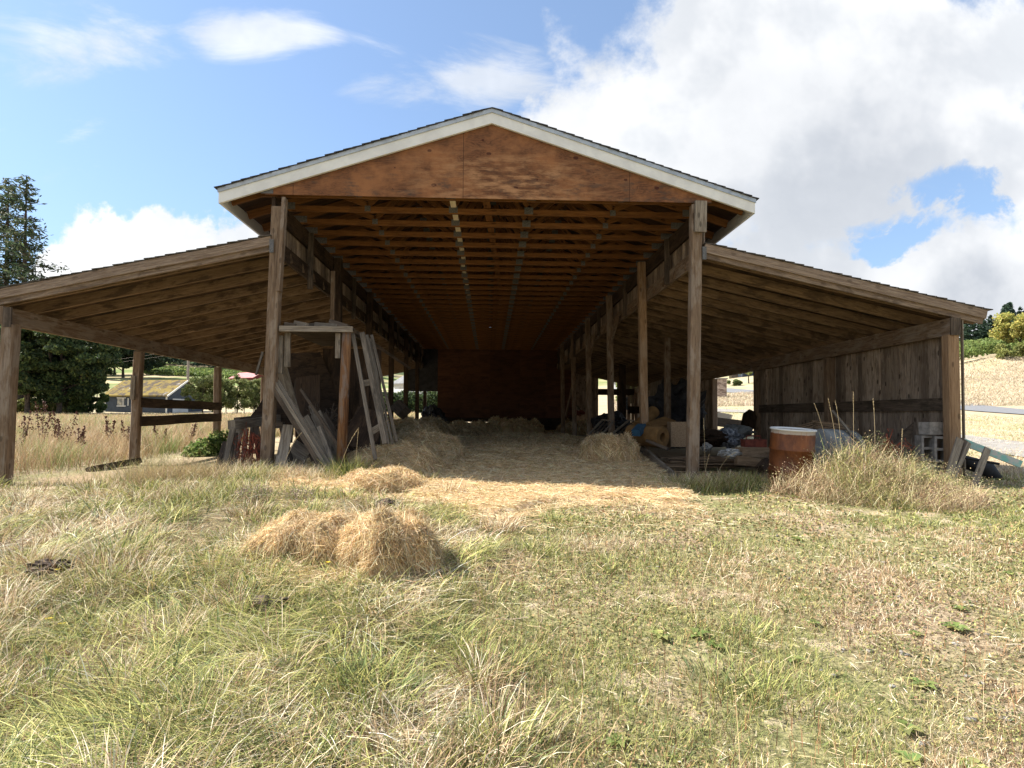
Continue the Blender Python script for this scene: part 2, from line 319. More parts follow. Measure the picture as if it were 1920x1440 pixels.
class MB:
    def __init__(s): s.v = []; s.f = []; s.uv = []; s.c = []
    def face(s, pts, uvs=None, r=.5):
        i = len(s.v); s.v += [tuple(p) for p in pts]; s.f.append(tuple(range(i, i+len(pts))))
        s.uv.append(uvs or [(0, 0)]*len(pts)); s.c.append(r)
    def beam(s, p0, p1, w, h, up=(0, 0, 1), r=None, ch=.0, jit=.0, rot=0., rb=None):
        """board from p0 to p1; w sideways, h along up"""
        p0 = Vector(p0); p1 = Vector(p1); d = (p1-p0); L = d.length
        if L < 1e-5: return s
        d /= L; up = Vector(up); sd = d.cross(up)
        if sd.length < 1e-3: sd = d.cross(Vector((0, 1, 0)))
        sd.normalize(); u = sd.cross(d).normalized()
        if rot: q = Matrix.Rotation(rot, 3, d); sd = q@sd; u = q@u
        r = random.random() if r is None else r; ou, ov = random.random()*50, random.random()*50
        a, b_ = w/2, h/2
        if ch: prof = [(-a+ch, -b_), (a-ch, -b_), (a, -b_+ch), (a, b_-ch), (a-ch, b_), (-a+ch, b_), (-a, b_-ch), (-a, -b_+ch)]
        else: prof = [(-a, -b_), (a, -b_), (a, b_), (-a, b_)]
        n = len(prof); nseg = max(1, int(L/.5)) if jit else 1; rings = []
        for k in range(nseg+1):
            jx, jy = (random.uniform(-jit, jit), random.uniform(-jit, jit)) if jit and 0 < k < nseg else (0, 0)
            c = p0+d*(L*k/nseg)+sd*jx+u*jy; rings.append([c+sd*x+u*y for x, y in prof])
        per = [0]
        for k in range(n): per.append(per[-1]+math.dist(prof[k], prof[(k+1) % n]))
        for q in range(nseg):
            A, B = rings[q], rings[q+1]; l0, l1 = L*q/nseg, L*(q+1)/nseg
            for k in range(n):
                k2 = (k+1) % n
                s.face([A[k], A[k2], B[k2], B[k]][::-1], [(ou+l0, ov+per[k]), (ou+l0, ov+per[k+1]), (ou+l1, ov+per[k+1]), (ou+l1, ov+per[k])][::-1], rb if (rb is not None and k == 0) else r)
        s.face(rings[0], [(ou+y*.3, ov+x) for x, y in prof], r*.7); s.face(rings[-1][::-1], [(ou+y*.3, ov+x) for x, y in prof][::-1], r*.7)
        return s
    def box(s, lo, hi, r=None, axis=0):
        lo = Vector(lo); hi = Vector(hi); c = (lo+hi)/2
        if axis == 0: return s.beam((lo.x, c.y, c.z), (hi.x, c.y, c.z), hi.y-lo.y, hi.z-lo.z, r=r)
        if axis == 1: return s.beam((c.x, lo.y, c.z), (c.x, hi.y, c.z), hi.x-lo.x, hi.z-lo.z, r=r)
        return s.beam((c.x, c.y, lo.z), (c.x, c.y, hi.z), hi.x-lo.x, hi.y-lo.y, up=(0, 1, 0), r=r)
    def tube(s, pts, rad, n=8, r=None, cap=True):
        r = random.random() if r is None else r; pts = [Vector(p) for p in pts]; rad = rad if isinstance(rad, (list, tuple)) else [rad]*len(pts)
        rings = []; ou = random.random()*50; L = 0; Ls = []
        for i, p in enumerate(pts):
            d = (pts[min(i+1, len(pts)-1)]-pts[max(i-1, 0)]).normalized(); x = d.cross(Vector((.3, 1, .2))).normalized(); y = d.cross(x)
            rings.append([p+(x*math.cos(2*math.pi*k/n)+y*math.sin(2*math.pi*k/n))*rad[i] for k in range(n)])
            if i: L += (p-pts[i-1]).length
            Ls.append(L)
        for i in range(len(pts)-1):
            for k in range(n):
                k2 = (k+1) % n; a0, a1 = 6.28*rad[i]*k/n, 6.28*rad[i]*(k+1)/n
                s.face([rings[i][k], rings[i][k2], rings[i+1][k2], rings[i+1][k]], [(ou+Ls[i], a0), (ou+Ls[i], a1), (ou+Ls[i+1], a1), (ou+Ls[i+1], a0)], r)
        if cap: s.face(rings[0][::-1], r=r); s.face(rings[-1], r=r)
        return s
    def lathe(s, prof, c=(0, 0, 0), n=40, r=.5):
        c = Vector(c)
        for i in range(len(prof)-1):
            (r0, z0), (r1, z1) = prof[i], prof[i+1]
            for k in range(n):
                a, b_ = 2*math.pi*k/n, 2*math.pi*(k+1)/n
                q = [c+Vector((rr*math.cos(g), rr*math.sin(g), z)) for rr, g, z in ((r0, a, z0), (r0, b_, z0), (r1, b_, z1), (r1, a, z1))]
                s.face(q, [(a, z0), (b_, z0), (b_, z1), (a, z1)], r)
        return s
    def build(s, name, m, parent=None, smooth=False, weld=False, origin=None):
        me = bpy.data.meshes.new(name); vs = s.v
        if origin is not None: vs = [(a-origin[0], b-origin[1], c-origin[2]) for a, b, c in vs]
        me.from_pydata(vs, [], s.f)
        uv = me.uv_layers.new(name='UVMap'); uv.data.foreach_set('uv', np.array([c for f in s.uv for p in f for c in p], 'f'))
        ca = me.color_attributes.new('col', 'FLOAT_COLOR', 'CORNER')
        cc = np.repeat(np.array([[r, r, r, 1] for r in s.c], 'f'), [len(f) for f in s.f], axis=0); ca.data.foreach_set('color', cc.ravel())
        me.materials.append(m)
        if weld or smooth:
            bm = bmesh.new(); bm.from_mesh(me); bmesh.ops.remove_doubles(bm, verts=bm.verts, dist=1e-4); bm.to_mesh(me); bm.free()
        if smooth: me.polygons.foreach_set('use_smooth', [True]*len(me.polygons))
        me.update(); o = bpy.data.objects.new(name, me)
        if origin is not None: o.location = origin
        return link(o, parent)
def npmesh(name, V, F, col, m, parent=None, smooth=False, origin=None):
    """V (n,3), F (m,k) all the same size, col (n,3) per vertex"""
    me = bpy.data.meshes.new(name); V = np.asarray(V, 'f')
    if origin is not None: V = V-np.array(origin, 'f')
    F = np.asarray(F, 'i'); k = F.shape[1]
    me.vertices.add(len(V)); me.vertices.foreach_set('co', V.ravel()); me.loops.add(F.size); me.loops.foreach_set('vertex_index', F.ravel())
    me.polygons.add(len(F)); me.polygons.foreach_set('loop_start', np.arange(0, F.size, k, dtype='i'))
    try: me.polygons.foreach_set('loop_total', np.full(len(F), k, 'i'))
    except Exception: pass
    me.update(calc_edges=True)
    if col is not None:
        ca = me.color_attributes.new('col', 'FLOAT_COLOR', 'POINT'); ca.data.foreach_set('color', np.concatenate([col, np.ones((len(col), 1))], 1).astype('f').ravel())
    if smooth: me.polygons.foreach_set('use_smooth', [True]*len(F))
    me.materials.append(m); o = bpy.data.objects.new(name, me)
    if origin is not None: o.location = origin
    return link(o, parent)
def blades(P, az, L, W, lean, curve, col, droop=None):
    """bent tapering strips: returns verts, quads, colours. col (n,3)"""
    n = len(P); dh = np.stack([np.cos(az), np.sin(az), np.zeros(n)], -1); tw = rng.uniform(-1.2, 1.2, n)+np.pi/2
    side = np.stack([np.cos(az+tw), np.sin(az+tw), np.zeros(n)], -1); ts = np.array([0, .38, .72, 1.]); wd = np.array([1, .9, .6, .12])
    V = np.empty((n, 4, 2, 3)); Cc = np.empty((n, 4, 2, 3))
    for i, (t_, w_) in enumerate(zip(ts, wd)):
        hor = L*(lean*t_+curve*t_*t_); ver = L*(np.sqrt(np.clip(1-lean**2, .02, 1))*t_-(curve*.55)*t_**2.2)
        c = P+dh*hor[:, None]; c[:, 2] += ver
        V[:, i, 0] = c-side*(W*w_)[:, None]/2; V[:, i, 1] = c+side*(W*w_)[:, None]/2
        Cc[:, i, :] = (col*(.85+.3*t_))[:, None]
    b = np.arange(n)[:, None]*8; q = np.array([[0, 1, 3, 2], [2, 3, 5, 4], [4, 5, 7, 6]])
    return V.reshape(-1, 3), (b[:, :, None]+q[None]).reshape(-1, 4), Cc.reshape(-1, 3)
def strands(P, D, L, W, col, N=None, sag=.12):
    """straw pieces centred at P along D (n,3)"""
    n = len(P); D = D/np.linalg.norm(D, axis=1, keepdims=True); S = np.cross(D, rng.normal(size=(n, 3))); S /= np.linalg.norm(S, axis=1, keepdims=True)
    B = np.cross(D, S); V = np.empty((n, 3, 2, 3))
    for i, t_ in enumerate((-.5, 0, .5)):
        c = P+D*(L*t_)[:, None]+B*(L*sag*(.25-t_*t_)*rng.normal(size=n))[:, None]
        V[:, i, 0] = c-S*W[:, None]/2; V[:, i, 1] = c+S*W[:, None]/2
    b = np.arange(n)[:, None]*6; q = np.array([[0, 1, 3, 2], [2, 3, 5, 4]])
    return V.reshape(-1, 3), (b[:, :, None]+q[None]).reshape(-1, 4), np.repeat(col, 6, 0)
def leafquads(P, size, asp, col, nrm=None, flat=0.):
    n = len(P); A = rng.normal(size=(n, 3)); A[:, 2] *= (1-flat); A /= np.linalg.norm(A, axis=1, keepdims=True)
    B = np.cross(A, rng.normal(size=(n, 3))); B /= np.linalg.norm(B, axis=1, keepdims=True)
    s = size[:, None] if np.ndim(size) else size
    V = np.stack([P-A*s, P-B*s*asp, P+A*s, P+B*s*asp], 1).reshape(-1, 3); return V, np.arange(n*4).reshape(-1, 4), np.repeat(col, 4, 0)
def merge(parts):
    Vs, Fs, Cs = [], [], []; k = 0
    for V_, F_, C_ in parts: Vs.append(V_); Fs.append(F_+k); Cs.append(C_); k += len(V_)
    return np.concatenate(Vs), np.concatenate(Fs), np.concatenate(Cs)
def pal(n, cols, wts, jit=.15):
    cols = np.array(cols); i = rng.choice(len(cols), n, p=np.array(wts)/sum(wts)); c = cols[i]*(1+rng.normal(size=(n, 1))*jit); return np.clip(c*(1+rng.normal(size=(n, 3))*.04), .005, .95)
STRAW = [(.70, .535, .31), (.84, .70, .47), (.56, .39, .20), (.38, .25, .125)]

# ---------------------------------------------------------------- ground
def ground_sheet():
    rs = np.concatenate([[0], np.geomspace(.6, 40, 240), np.geomspace(41, 1500, 90)]); na = 540
    # finer in front of the camera
    a = np.linspace(-np.pi, np.pi, na+1)[:-1]; a = a-.55*np.sin(a)
    Rr, Aa = np.meshgrid(rs[1:], a, indexing='ij'); x = (Rr*np.sin(Aa)).ravel(); y = (Rr*np.cos(Aa)).ravel()
    x = np.append(x, 0); y = np.append(y, 0); z = gz(x, y); V_ = np.stack([x, y, z], -1)
    nr = len(rs)-1; i = np.arange(nr-1)[:, None]*na; j = np.arange(na)[None]; j2 = (j+1) % na
    F_ = np.stack([i+j, i+j2, i+na+j2, i+na+j], -1).reshape(-1, 4); c0 = len(x)-1
    me = bpy.data.meshes.new('ground'); fs = F_.tolist()+[(c0, (k+1) % na, k) for k in range(na)]
    me.from_pydata(V_.tolist(), [], [tuple(q[::-1]) if len(q) == 4 else q for q in fs]); me.polygons.foreach_set('use_smooth', [True]*len(me.polygons)); me.update()
    m, t, b = mat('ground_earth_and_grass', 1., .1)
    g = t.new('ShaderNodeTexCoord').outputs['Object']; s3 = t.new('ShaderNodeSeparateXYZ'); t.put(s3.inputs[0], g); gx, gy, _ = s3.outputs
    na_ = t.noise(g, .9, 8, .65); nb = t.noise(g, 22, 6, .7); nc = t.noise(t.mapping(g, loc=(7, 3, 0)), 3.2, 7, .65)
    base = t.mix(t.rng(nb, .36, .62), (.12, .085, .055), (.40, .31, .20))
    green = t.mix(t.rng(nb, .35, .65), (.10, .12, .04), (.27, .27, .11))
    c = t.mix(t.rng(na_, .38, .56, 0, .7), base, green)
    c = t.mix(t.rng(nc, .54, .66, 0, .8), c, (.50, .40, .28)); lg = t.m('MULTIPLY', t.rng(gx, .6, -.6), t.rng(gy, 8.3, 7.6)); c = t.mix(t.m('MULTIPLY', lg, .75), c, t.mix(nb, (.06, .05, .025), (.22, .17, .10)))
    dirt = t.m('MULTIPLY', t.m('MULTIPLY', t.rng(gy, 8.2, 8.9), t.rng(gy, 18, 20, 1, 0)), t.rng(gx, -7.2, -6.4)); c = t.mix(dirt, c, t.mix(t.rng(nb, .35, .65), (.20, .14, .09), (.42, .31, .19)))
    far = t.rng(t.m('POWER', t.m('ADD', t.m('MULTIPLY', gx, gx), t.m('MULTIPLY', gy, gy)), .5), 10, 20)
    nd = t.noise(g, .25, 8, .7); ne = t.noise(g, 4, 8, .75)
    dry = t.mix(t.rng(ne, .35, .65), (.33, .26, .165), (.48, .395, .27)); dry = t.mix(t.rng(nd, .48, .66, 0, .5), dry, (.28, .30, .12))
    c = t.mix(far, c, dry)
    hill = t.rng(gy, 110, 160); nf = t.noise(g, .03, 6, .6)
    c = t.mix(hill, c, t.mix(t.rng(nf, .42, .55), (.42, .34, .20), (.16, .20, .07)))
    c = t.mix(t.rng(gy, 330, 420), c, (.035, .06, .03))
    t.l.new(c, b.inputs['Base Color']); bump(t, b, t.m('ADD', nb, nc), .8, .03)
    me.materials.append(m); o = bpy.data.objects.new('ground', me); link(o); tag(o, kind='structure'); return o
ground_sheet()
def ribbon(name, pts, wd, m, lift=.05, sub=40):
    """road or path draped over the terrain along ground points"""
    P_ = [Vector((x, y)) for x, y in pts]; c = []
    for i in range(len(P_)-1):
        p0, p1, p2, p3 = P_[max(i-1, 0)], P_[i], P_[i+1], P_[min(i+2, len(P_)-1)]
        for k in range(sub):
            t_ = k/sub; c.append(.5*((2*p1)+(p2-p0)*t_+(2*p0-5*p1+4*p2-p3)*t_*t_+(3*p1-p0-3*p2+p3)*t_**3))
    c.append(P_[-1]); V_ = []; ns = 7
    for i, p in enumerate(c):
        d = (c[min(i+1, len(c)-1)]-c[max(i-1, 0)]).normalized(); nrm = Vector((-d.y, d.x))
        for j in range(ns): q = p+nrm*wd*(j/(ns-1)-.5); V_.append((q.x, q.y))
    V_ = np.array(V_); z = gz(V_[:, 0], V_[:, 1])+lift; F_ = []
    for i in range(len(c)-1):
        for j in range(ns-1): F_.append([i*ns+j, i*ns+j+1, (i+1)*ns+j+1, (i+1)*ns+j])
    o = npmesh(name, np.column_stack([V_, z]), F_, None, m, smooth=True); return tag(o, kind='structure')
def gp(px, py, Yd): p = at(px, py, Yd); return (p.x, p.y)
ribbon('road', [(45, 5), (36, 22), gp(1950, 772, 35), gp(1830, 770, 40), gp(1620, 755, 55), gp(1400, 738, 78), gp(1290, 735, 92), (15, 110)], 4.5, M['asphalt'], .05)
ribbon('gravel_path', [(16, 4), (12.5, 10), gp(1800, 815, 17.5), gp(1600, 795, 24), gp(1390, 776, 34), gp(1250, 768, 45)], 2.2, M['gravel'], .03)

# ---------------------------------------------------------------- the barn
F0 = 8.73; BAY = 3.3; ENDY = 28.6
barn = thing('barn', 'open timber pole barn with gabled centre aisle and a lean-to on each side', 'barn', (0, F0, 0))
def part(mb, name, m, parent=barn, **k):
    o = mb.build(name, m, None, **k); o.parent = parent
    o.matrix_parent_inverse = Matrix.Translation(-Vector(barn.location)) if parent is barn else Matrix.Identity(4); return o
def sub(mb, name, m, parent, **k):
    o = mb.build(name, m, None, **k); o.parent = parent; return o
PK = 5.42; EX = 3.87; EZ = 4.17   # top of roof deck at ridge and eave
slope = (PK-EZ)/EX
# main posts
for sx, xs in ((-1, [(-3.18, -3.08)]), (1, [(2.97, 3.04)])):
    for i in range(7):
        yy = F0+BAY*i+(.0 if i == 0 else random.uniform(-.06, .06)); bx_, tx_ = xs[0] if i == 0 else (sx*3.07+random.uniform(-.06, .06), sx*3.05)
        s_ = .155 if i == 0 else .15
        tz = (3.95 if sx < 0 else 4.1) if i == 0 else 4.1
        mb = MB().beam((bx_, yy, g1(bx_, yy)-.12), (tx_, yy, tz), s_, s_, up=(0, 1, 0), r=.8, ch=.012, jit=.004)
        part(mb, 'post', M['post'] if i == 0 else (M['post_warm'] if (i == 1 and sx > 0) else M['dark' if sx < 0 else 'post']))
# header beams and the plank strip between them
for sx in (-1, 1):
    x = sx*3.16
    mb = MB()
    for k in range(4): y0 = F0+.02+k*4.95; mb.beam((x, y0, 3.98), (x, min(y0+4.94, ENDY), 3.98), .05, .28)
    part(mb, 'top_beam', M['dark'])
    mb = MB()
    for k in range(4): y0 = F0+.02+k*4.95; mb.beam((x, y0, 3.42), (x, min(y0+4.94, ENDY), 3.42), .05, .24, r=.9)
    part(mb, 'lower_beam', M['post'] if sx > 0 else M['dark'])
    mb = MB(); y = F0+.1
    while y < ENDY:
        wdt = random.uniform(.13, .2); mb.beam((x+sx*.045, y+wdt/2, 3.46), (x+sx*.045, y+wdt/2, 3.9), wdt-.012, .02, up=(1, 0, 0)); y += wdt
    part(mb, 'plank_strip', M['wall'])
    for k in range(1, 12):
        yy = F0+k*1.65; L_ = random.uniform(.75, 1.0)
        part(MB().beam((x-sx*.06, yy, 4.1-L_), (x-sx*.06, yy, 4.1), .09, .045, up=(0, 1, 0)), 'hanger_board', M['greydark'])
part(MB().beam((-3.03, F0-.05, 2.72), (-2.98, F0-.03, 4.08), .05, .12, up=(0, 1, 0), r=.9), 'nailed_board', M['post'])
part(MB().beam((3.065, F0-.12, 3.67), (3.075, F0-.12, 4.13), .17, .04, up=(0, 1, 0), r=1.), 'nailed_board', M['grey'])
part(MB().beam((-2.83, F0+2.1, 2.2), (-2.83, F0+2.1, 3.55), .07, .045, up=(0, 1, 0), r=.8), 'hanger_board', M['post'])
# trusses
def truss_mesh():
    a = MB(); zc = 4.17; b0 = .09
    a.beam((-3.45, 0, zc+b0/2-.01), (3.45, 0, zc+b0/2-.01), .04, b0)
    for sx in (-1, 1):
        a.beam((sx*EX*.985, 0, EZ-.09), (0, 0, PK-.09), .04, .12)
        def top(x): return PK-abs(x)*slope-.13
        a.beam((sx*.6, 0, zc+.1), (sx*.04, 0, top(0)), .036, .08); a.beam((sx*.6, 0, zc+.1), (sx*1.35, 0, top(1.35)), .036, .08)
        a.beam((sx*1.95, 0, zc+.1), (sx*1.35, 0, top(1.35)), .036, .08); a.beam((sx*1.95, 0, zc+.1), (sx*2.5, 0, top(2.5)), .036, .08)
    return a
tm = truss_mesh(); 
PL = [(sx*x, z, ww, hh) for sx in (-1, 1) for x, z, ww, hh in ((.6, 4.23, .14, .11), (1.35, PK-1.35*slope-.12, .13, .1), (3.2, 4.24, .24, .11), (1.95, 4.22, .09, .09))]+[(0, PK-.15, .2, .14)]
t0 = None; plates = []; rest = MB()
for i in range(32):
    yy = F0+.14+i*.615
    if i == 0:
        t0 = part(tm, 'truss', M['truss']); t0.location = (0, yy, 0); t_ = t0
        for x, z, ww, hh in PL: plates.append(sub(MB().box((x-ww/2, -.026, z-hh/2), (x+ww/2, -.021, z+hh/2), r=.5), 'nail_plate', M['zinc'], t0))
    else:
        t_ = t0.copy(); COL.objects.link(t_); t_.location = (0, yy, random.uniform(-.01, .01))
        if i < 11:
            for p_ in plates: q = p_.copy(); COL.objects.link(q); q.parent = t_
        else:
            for x, z, ww, hh in PL: rest.box((x-ww/2, yy-.026, z-hh/2), (x+ww/2, yy-.021, z+hh/2), r=.5)
tag(part(rest, 'nail_plate', M['zinc']), kind='stuff')
# pale lateral braces laid on the bottom chords
mb = MB(); y0 = F0
for k in range(5): mb.beam((-.60-.012*k, y0, 4.275), (-.57-.012*k, y0+3.9, 4.275), .085, .02, r=1.); y0 += 3.92
part(mb, 'lateral_brace', M['pale'])
mb = MB().beam((-.10, F0, 4.28), (.32, F0+8, 4.28), .11, .025, r=.9).beam((.3, F0+7.9, 4.28), (.25, ENDY, 4.28), .11, .025, r=.9)
part(mb, 'lateral_brace', M['truss'])
# roof deck, shingles, trim
for sx in (-1, 1):
    mb = MB(); ny = 8
    for k in range(9):
        ya = F0-.1+k*2.44; yb = min(ya+2.435, ENDY+.1)
        for j in range(3):
            xa, xb = EX*j/3, EX*(j+1)/3-.004
            mb.beam((sx*xa, (ya+yb)/2, PK-.012-xa*slope), (sx*xb, (ya+yb)/2, PK-.012-xb*slope), yb-ya, .016)
    part(mb, 'roof_deck', M['truss_deck'])
    mb = MB(); nc = 30; L_ = math.hypot(EX+.04, slope*(EX+.04))
    for j in range(nc):
        xa = (EX+.05)*j/nc; xb = (EX+.05)*(j+1.25)/nc; 
        if xb > EX+.06: xb = EX+.06
        ov = random.uniform(-.012, .012)
        mb.beam((sx*xa, F0-.155+ov, PK+.01-xa*slope), (sx*xb, F0-.155+ov, PK+.026-xb*slope), .001, .001) if False else None
        mid = (F0-.16+ov+ENDY+.15)/2
        mb.beam((sx*xa, mid, PK+.008-xa*slope), (sx*xb, mid, PK+.022-xb*slope), ENDY+.15-(F0-.16+ov), .012)
    part(mb, 'roof_shingles', M['shingle'])
    part(rake(MB(), sx, 0, EX+.01, F0-.125, F0-.085, PK-.035, slope, .172), 'rake_board', M['white'])
    part(rake(MB(), sx, 0, EX+.02, F0-.142, F0-.127, PK+.005, slope, .058), 'drip_edge', M['drip'])
    part(MB().beam((sx*(EX-.0), F0-.085, EZ-.12), (sx*(EX-.0), ENDY+.1, EZ-.12), .035, .17, r=1.), 'eave_board', M['white'])
    # small lookout at the front corner
# gable panel
mb = MB(); zb = 4.12
for sx in (-1, 1):
    x1 = sx*3.25; hx = lambda x: PK-.05-abs(x)*slope
    f = [(0, F0-.075, zb), (x1, F0-.075, zb), (x1, F0-.075, hx(x1)), (0, F0-.075, hx(0))]
    b_ = [(x, y+.014, z) for x, y, z in f]; u_ = [(p[0], p[2]-zb) for p in f]
    if sx < 0: f, b_, u_ = f[::-1], b_[::-1], u_[::-1]
    mb.face(f, u_, .5); mb.face(b_[::-1], u_[::-1], .5)
    for k in range(4):
        k2 = (k+1) % 4; mb.face([f[k], b_[k], b_[k2], f[k2]], [u_[k], u_[k], u_[k2], u_[k2]], .5)
part(mb, 'gable_panel', M['gable'])
part(MB().box((-3.3, F0-.083, 4.13), (-3.13, F0-.077, 4.26)), 'nail_plate', M['zinc'])
# lean-tos
LX, LZ, EX2, EZ2 = 3.14, 3.53, 7.39, 2.6
ls = (LZ-EZ2)/(EX2-LX)
raf = {}
for sx in (-1, 1):
    n = 0; first = None
    for i in range(33):
        yy = F0+.12+i*.615
        if i < 20:
            a_, b_ = (sx*(LX-.02), 0, LZ-.125), (sx*(EX2-.03), 0, EZ2-.125)
            if sx < 0: a_, b_ = b_, a_
            o = first = part(MB().beam(a_, b_, .042, .15, rb=1., r=random.uniform(.3, .97)), 'rafter', M['rafter'])  # paler, nearly unstained underside paints in the light from the ground
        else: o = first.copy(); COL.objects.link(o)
        o.location = (0, yy, random.uniform(-.012, .012)); o.rotation_euler = (0, 0, random.uniform(-.003, .003))
    mb = MB()
    for k in range(9):
        ya = F0-.07+k*2.3; yb = min(ya+2.295, ENDY+.1)
        for j in range(4):
            xa = LX+(EX2-LX)*j/4; xb = LX+(EX2-LX)*(j+1)/4-.004
            mb.beam((sx*xa, (ya+yb)/2, LZ-.033-(xa-LX)*ls), (sx*xb, (ya+yb)/2, LZ-.033-(xb-LX)*ls), yb-ya, .018)
    part(mb, 'lean_to_deck', M['deck'])
    mb = MB(); nc = 30
    for j in range(nc):
        xa = LX+(EX2+.06-LX)*j/nc; xb = min(LX+(EX2+.06-LX)*(j+1.25)/nc, EX2+.08); ov = random.uniform(-.014, .014); ya = F0-.115+ov
        mb.beam((sx*xa, (ya+ENDY+.15)/2, LZ-.013-(xa-LX)*ls), (sx*xb, (ya+ENDY+.15)/2, LZ+.003-(xb-LX)*ls), ENDY+.15-ya, .013)
    part(mb, 'lean_to_shingles', M['shingle_old'])
    part(MB().beam((sx*LX, F0-.085, LZ-.085), (sx*EX2, F0-.085, EZ2-.085), .035, .13, r=1., jit=.004), 'rake_board', M['rake'])
    part(MB().beam((sx*LX, F0-.045, LZ-.165), (sx*(EX2-.03), F0-.045, EZ2-.165), .04, .12, r=.8, jit=.003), 'rake_board', M['rake'])
    part(MB().beam((sx*(EX2-.015), F0-.06, EZ2-.1), (sx*(EX2-.015), ENDY, EZ2-.1), .03, .12), 'eave_board', M['greydark'])
    # eave beam
    mb = MB(); y0 = F0-.08
    for k in range(5): mb.beam((sx*(6.88+.02*k), y0, 2.335), (sx*(6.90+.02*k), min(y0+4.4, ENDY), 2.335), .07, .25, r=.7+.3*random.random(), jit=.004); y0 += 4.41
    part(mb, 'eave_beam', M['post'] if sx > 0 else M['post'])
    # flashing where the lean-to meets the post
    part(MB().box((sx*3.13-.03, F0-.11, LZ-.26), (sx*3.13+.03, F0-.105, LZ-.07)), 'flashing', M['zinc'])
# eave posts
px_l = [(-6.83, F0, -.08), (-6.98, 12.1, -.03), (-7.0, 15.7, .1), (-7.05, 19, .12), (-7.05, 22.3, .15), (-7.05, 25.5, .2), (-7.05, 28.5, .2)]
for i, (x, y, z) in enumerate(px_l):
    part(MB().beam((x, y, z-.15), (x+(.05 if i < 2 else .0), y, 2.2), .17 if i == 0 else .15, .17 if i == 0 else .15, up=(0, 1, 0), r=.9, ch=.015, jit=.01), 'post', M['post'])
part(MB().box((-6.83, F0-.095, 2.16), (-6.72, F0-.065, 2.44), axis=2), 'nailed_board', M['greydark'])
part(MB().beam((-6.98, 12.0, 1.25), (-6.97, 12.0, 1.72), .08, .04, up=(0, 1, 0), r=1.), 'nailed_board', M['grey'])
# two rails between the second and third eave post on the left
a, b_ = at(277, 755, 12.15), at(424, 762, 15.6)
part(MB().beam((-6.88, 12.1, a.z), (-6.9, 15.7, at(424, 762, 15.7).z), .045, .19, r=.6, jit=.006), 'rail', M['dark'])
part(MB().beam((-6.88, 12.1, at(277, 790, 12.1).z), (-6.9, 15.7, at(424, 782, 15.7).z), .045, .2, r=.6, jit=.006), 'rail', M['dark'])
for i, (x, y) in enumerate([(6.90, F0), (6.95, 12.03), (6.98, 15.4), (7.0, 18.5), (7.0, 21.8), (7.0, 25.1), (7.0, 28.5)]):
    part(MB().beam((x, y, g1(x, y)-.2), (x, y, 2.21), .17, .17, up=(0, 1, 0), r=1., ch=.02, jit=.004), 'post', M['post_warm' if i == 0 else 'post'])
part(MB().box((6.83, F0-.11, 2.2), (6.98, F0-.088, 2.46), axis=2), 'nailed_board', M['greydark'])
# board wall of the right lean-to
def boardwall(x, ya, yb, z0f, z1, name='board_wall', rail=True, axis='y'):
    mb = MB(); y = ya
    while y < yb:
        wdt = min(random.choice([.13, .15, .18, .2, .23]), yb-y)
        if wdt < .04: break
        zb_ = z0f+random.uniform(-.05, .03); xo = random.uniform(-.008, .008)
        if axis == 'y': mb.beam((x+xo, y+wdt/2, zb_), (x+xo, y+wdt/2, z1), wdt-.008, .022, up=(1, 0, 0), r=random.random()**.6)
        else: mb.beam((y+wdt/2, x+xo, zb_), (y+wdt/2, x+xo, z1), wdt-.008, .022, up=(0, 1, 0), r=random.random()**.6)
        y += wdt
    return part(mb, name, M['wall'])
boardwall(7.03, F0+.12, 15.4, .02, 2.5); boardwall(7.03, 18.55, ENDY, .05, 2.5)
for ya, yb, z in ((F0+.08, 11.95, 1.18), (12.11, 15.3, 1.2)):
    part(MB().beam((6.985, ya, z), (6.985, yb, z+.02), .04, .2, r=.9), 'wall_rail', M['greydark'])
part(MB().beam((7.065, F0-.02, 0), (7.065, F0-.02, 2.5), .02, .04, up=(0, 1, 0), r=1.), 'corner_trim', M['grey'])
boardwall(ENDY, 3.2, 5.2, .2, 3.3, axis='x'); part(MB().box((3.2, ENDY+.03, .2), (5.2, ENDY+.05, 3.25)), 'wall_backing', M['dark']); boardwall(ENDY+.02, 6.1, 7.0, .2, 2.7, axis='x')
part(MB().beam((5.2, ENDY, 2.25), (7, ENDY, 2.25), .05, .3, r=.4), 'back_header', M['dark'])
# back of the barn: partition sheets across the aisle and an open back wall above
mb = MB(); 
for xa, xb in ((-2.42, -1.4), (-1.38, .0), (.02, 1.4), (1.42, 2.6), (2.62, 4.0)):
    for za, zb_ in ((.98, 1.9), (1.91, 2.9), (2.91, 4.15)): mb.box((xa-.008, ENDY-.6, za-.003), (xb+.008, ENDY-.58, zb_+.003), r=random.random())
mb.box((-2.42, ENDY-.577, .98), (4, ENDY-.56, 4.3), r=.1); part(mb, 'partition', M['partition'])
mb = MB(); mb.box((-2.42, ENDY-.557, .78), (4, ENDY-.5, 1.03)); part(mb, 'partition_rail', M['dark']); part(MB().box((-3.0, ENDY-.5, .2), (-1.75, ENDY-.46, .86)).box((-.85, ENDY-.5, .2), (-.33, ENDY-.46, .86)).box((.3, ENDY-.5, .2), (5.2, ENDY-.46, .86)).box((-1.75, ENDY-.5, .2), (-.85, ENDY-.46, .74)).box((-.33, ENDY-.5, .2), (.3, ENDY-.46, .74)), 'bottom_board', M['dark'])
boardwall(ENDY+.05, -3.3, 3.3, 4.1, 5.2, 'back_gable', axis='x')
part(MB().box((-3.1, ENDY-.3, .1), (-2.42, ENDY-.25, 1.5)).box((-3.9, ENDY-.3, 2.2), (-2.42, ENDY-.25, 4.3)), 'dark_panel', M['tarp'])
